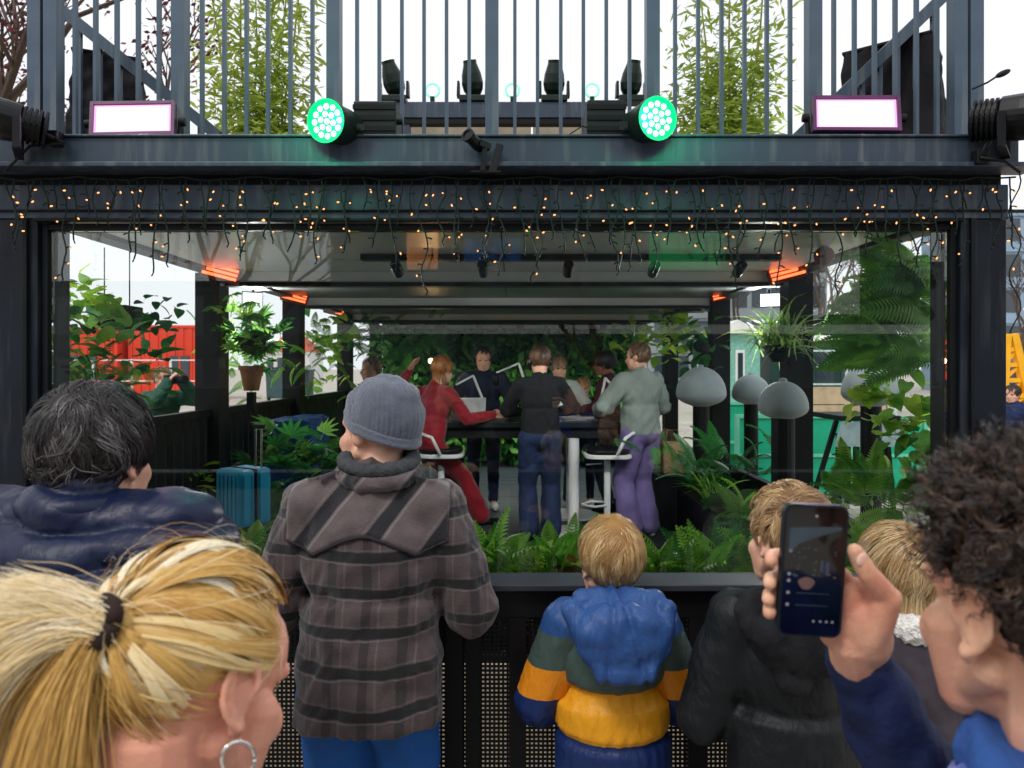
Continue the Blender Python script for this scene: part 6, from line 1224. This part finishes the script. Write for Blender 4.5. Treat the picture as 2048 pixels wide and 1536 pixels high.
# wisps in front of the ear and at the nape
w1 = comb(120, 85, lambda d: (d[:, 0] > .5) & (d[:, 1] > .1) & (d[:, 1] < .6) & (d[:, 2] > -.2) & (d[:, 2] < .2), lambda p, t_: np.array((0, -.3, -1.)) + np.zeros_like(p), .05, 8, .006, .5, .003, 6); ribbons('wisps', w1, .001, hm, a['t'], H, seed=86)
w2 = comb(420, 87, lambda d: (d[:, 2] < -.4) & (d[:, 1] < -.1) & (d[:, 2] > -.9), lambda p, t_: TIE - p + np.array((0, -.02, -.02)), .09, 8, .012, .01, .003, 6); ribbons('nape_hair', w2, .0013, hm, a['t'], H, seed=88, rv=np.random.default_rng(1).random(len(w2)) * .5)
t = thing('hoop_earring', 'silver hoop earring on the woman with the ponytail', 'earring', H @ Vector((.085, -.004, -.04))); c = H @ Vector((.0865, -.006, -.0435)); dn = Vector((0, 0, -1)); sd_ = (Hr @ Vector((.25, 1, 0))).normalized()
MB().tube([c + dn * .019 + (sd_ * math.cos(t_) - dn * math.sin(t_)) * .0185 for t_ in np.linspace(0, 6.283, 33)], .0022, 8).build('hoop', mat('silver', '#e6e3de', .18, 1.0, 0), t, smooth=True)
# ---------------------------------------------------------------- curly haired boy with phone
PC = P(1623, 1140, .83); PR = Euler((R(4), R(2.2), R(-3))).to_matrix().to_4x4(); PM4 = Matrix.Translation(PC) @ PR
hp_ = [sph((.056, .028, -.062), (.032, .018, .048), Euler((0, R(20), 0)).to_matrix(), 16, 12), sph((.078, .02, -.082), (.03, .026, .042), Euler((0, R(-18), 0)).to_matrix(), 16, 12), capsule((.068, .03, -.1), (.088, .052, -.16), .031, .028), capsule((.08, .014, -.08), (.092, .002, -.03), .023, .0155), capsule((.092, .002, -.03), (.064, -.003, .0), .0145, .0125), capsule((.064, -.003, .0), (.0475, -.002, .026), .0125, .0095)]
for z, L in ((.008, 1), (-.02, 1.0), (-.040, 1.0), (-.056, .96)):
    hp_ += [capsule((.05, .032, z * .8 - .022), (.0, .027, z + .004), .0105, .0098, 10), capsule((.0, .027, z + .004), (-.04 * L, .02, z), .0098, .009, 10), capsule((-.04 * L, .02, z), (-.0475 * L, .0, z + .001), .009, .0082, 10)]
hp_ = xf(hp_, PM4)
a = figure('curly haired boy filming with a phone in front on the right', 26, head_at=Vector((.503, .672, 1.470)), lean=3, LH=(-.24, .1, .8), RHw=PM4 @ Vector((.088, .05, -.135)), rhand=hp_, eh=((-1, -.2, -.5), (.5, -.3, -1)), hy=-15, hp=4, hs=1.05, vox=.009, hvox=.0028, detail=True, earside=(-1,), skm=skin_t, top=dict(m=mat('royal_blue_fleece', '#1c3f9e', .8, 0, .15, 9, .3, 140, sheen=.3), sleevem=mat('navy_sleeve', '#141f42', .75, 0, .2, 9, .25, 90), b=.022, hem=-.08, vox=.009, name='hoodie', disp=crk(.007, 5, 2)), legs=dict(m=m_jean), shoes=m_black); H = a['H']
def curls(n, seed, reg_, L, rad, turns, per, K_=22):
    r = np.random.default_rng(seed); d = r.normal(size=(n * 6, 3)); d /= np.linalg.norm(d, axis=1)[:, None]; d = d[reg_(d)][:n]; n = len(d); p = CC + CR * d; nn = d / CR; nn /= np.linalg.norm(nn, axis=1)[:, None]
    g_ = nn + r.normal(size=(n, 3)) * .55 + np.array((0, 0, .1)); g_ /= np.linalg.norm(g_, axis=1)[:, None]; u = np.cross(g_, r.normal(size=(n, 3))); u /= np.linalg.norm(u, axis=1)[:, None]; w_ = np.cross(g_, u); out = []; rv = []
    base = r.random(n); l_ = L * r.uniform(.6, 1.15, n) * np.where(d[:, 2] > .35, 1.25, np.where(d[:, 2] < -.2, .5, 1)); tn = turns * r.uniform(.7, 1.3, n); sg = r.choice((-1, 1), n); ra = rad * r.uniform(.7, 1.3, n); ph = r.uniform(0, 6.28, n)
    for j in range(per):
        of = r.normal(size=(n, 3)) * .0016; t_ = np.linspace(0, 1, K_)[None, :]; an = (sg * tn)[:, None] * 6.283 * t_ + ph[:, None] + j * .16; rr3 = ra[:, None] * (.35 + .65 * t_)
        out.append(p[:, None] + of[:, None] + g_[:, None] * (l_[:, None] * t_)[:, :, None] + u[:, None] * (np.cos(an) * rr3)[:, :, None] + w_[:, None] * (np.sin(an) * rr3)[:, :, None]); rv.append(np.clip(base * .7 + r.random(n) * .3, 0, 1))
    return np.concatenate(out), np.concatenate(rv)
rg = lambda d: ~((d[:, 1] > .5 - .3 * np.clip(d[:, 2], 0, 1)) & (d[:, 2] < .55)) & (d[:, 2] > -.55) & ~((np.abs(d[:, 0]) > .68) & (d[:, 2] < .02) & (d[:, 1] > -.3))
q, rv = curls(3000, 91, rg, .036, .005, 2.3, 5, 18); ribbons('curls', q, .0012, hairmat('dark_brown_curls', ('#100a08', '#1d130e', '#35251b', '#6a4e3b'), .45, .35), a['t'], H, seed=91, rv=rv)
fuse('hair_base', [sph(CC + np.array((0, -.014, .014)), tuple(CR * np.array((1.03, .96, 1.02))), None, 24, 16)], .006, 1, mat('dark_curl_base', '#140d0b', .9, 0, .2, 40), a['t'], H, crk(.004, 20, 3))
U = a['U']; pts = [U @ Vector((.09 * math.cos(t_), -.02 + .075 * math.sin(t_), .5 + .02 * math.sin(t_))) for t_ in np.linspace(0, 6.283, 19)]; fuse('hood', [capsule(p, q, .03, .03, 10) for p, q in zip(pts[:-1], pts[1:])], .007, 3, mat('blue_hood', '#2a4f8e', .8, 0, .15, 9, .3, 140), a['t'], None, crk(.005, 9, 4))
nv_, nf_ = sph((0, 0, 0), (.0062, .0016, .0085), None, 12, 8); NM = PM4 @ Matrix.Translation((.0525, -.0112, .0195)) @ Euler((R(-6), R(32), R(8))).to_matrix().to_4x4(); mk('thumb_nail', [NM @ p for p in nv_], nf_, mat('nail', '#e9c3b2', .3, 0, .05), a['t'], True)
t = thing('smartphone', 'dark smartphone held up filming the studio', 'phone', PC)
def rbox(cx, cz, wx, hz, y0, y1, rc, m, nm, par_):
    v, f = rr(cx, cz, wx, hz, y0, y1, rc, 5); return mk(nm, [PM4 @ Vector((x, y, z)) for x, z, y in v], [tuple(reversed(p)) for p in f], m, par_)
rbox(0, 0, .0745, .159, -.0042, .0052, .0105, mat('graphite_case', '#20262c', .4, .2, .1), 'case', t)
scn = rbox(0, 0, .0685, .153, -.0050, -.0043, .008, mat('dark_screen', '#06080b', .08, 0, 0, spec=.6), 'screen', t)
g1 = mat('screen_grey', '#2f3942', .2, 0, .2, 40, em=S('#2f3942'), es=.4); g2 = mat('screen_pale', '#74787c', .2, 0, 0, em=S('#74787c'), es=.3); g3 = mat('screen_rose', '#5c4644', .3, 0, .3, 60, em=S('#5c4644'), es=.3); g4 = mat('screen_amber', '#5a4a30', .3, em=S('#5a4a30'), es=.3)
def sq(pts, m, nm, y=-.0053): return mk(nm, [PM4 @ Vector((x, y, z)) for x, z in pts], [tuple(range(len(pts)))], m, scn)
sq([(-.028, .022), (-.018, .033), (.0, .041), (.03, .051), (.03, .055), (-.03, .052), (-.03, .022)], g1, 'preview_ceiling'); sq([(-.007 + .0095 * math.cos(k) * (1 + .12 * math.sin(3 * k)), -.0145 + .0075 * math.sin(k)) for k in np.linspace(0, 5.9, 16)], g3, 'preview_head')
for k in range(26): x_, z_ = rnd.uniform(-.024, .028), rnd.uniform(-.008, .03); w_ = rnd.uniform(.0008, .0026); sq([(x_ - w_, z_), (x_ + w_, z_), (x_ + w_ * .6, z_ + w_), (x_ - w_ * .8, z_ + w_ * .9)], g1 if k % 3 else g4, 'preview_detail', -.00535 - k * .000003)
for z in (.024, -.004, -.012, -.0265, -.041): sq([(-.0275 + .0022 * math.cos(k), z + .0022 * math.sin(k)) for k in np.linspace(0, 5.6, 9)], g2, 'icon')
for x in (.004, .012, .019, .026): sq([(x + .0016 * math.cos(k), -.06 + .0016 * math.sin(k)) for k in np.linspace(0, 5.6, 8)], g2, 'icon')
for z in (-.0265, -.041): sq([(-.018, z - .0006), (.02, z - .0003), (.02, z + .0003), (-.018, z + .0003)], g1, 'text_line')
sq([(.008, .0), (.011, .0), (.011, .014), (.008, .014)], g1, 'preview_panel'); sq([(.014, -.004), (.018, -.004), (.018, .012), (.014, .012)], mat('screen_violet', '#3a3350', .3, em=S('#3a3350'), es=.4), 'preview_panel')
sq([(.0 + .0018 * math.cos(k), .0665 + .0018 * math.sin(k)) for k in np.linspace(0, 5.6, 9)], g2, 'front_camera')
bpy.data.scenes.remove(TMP)
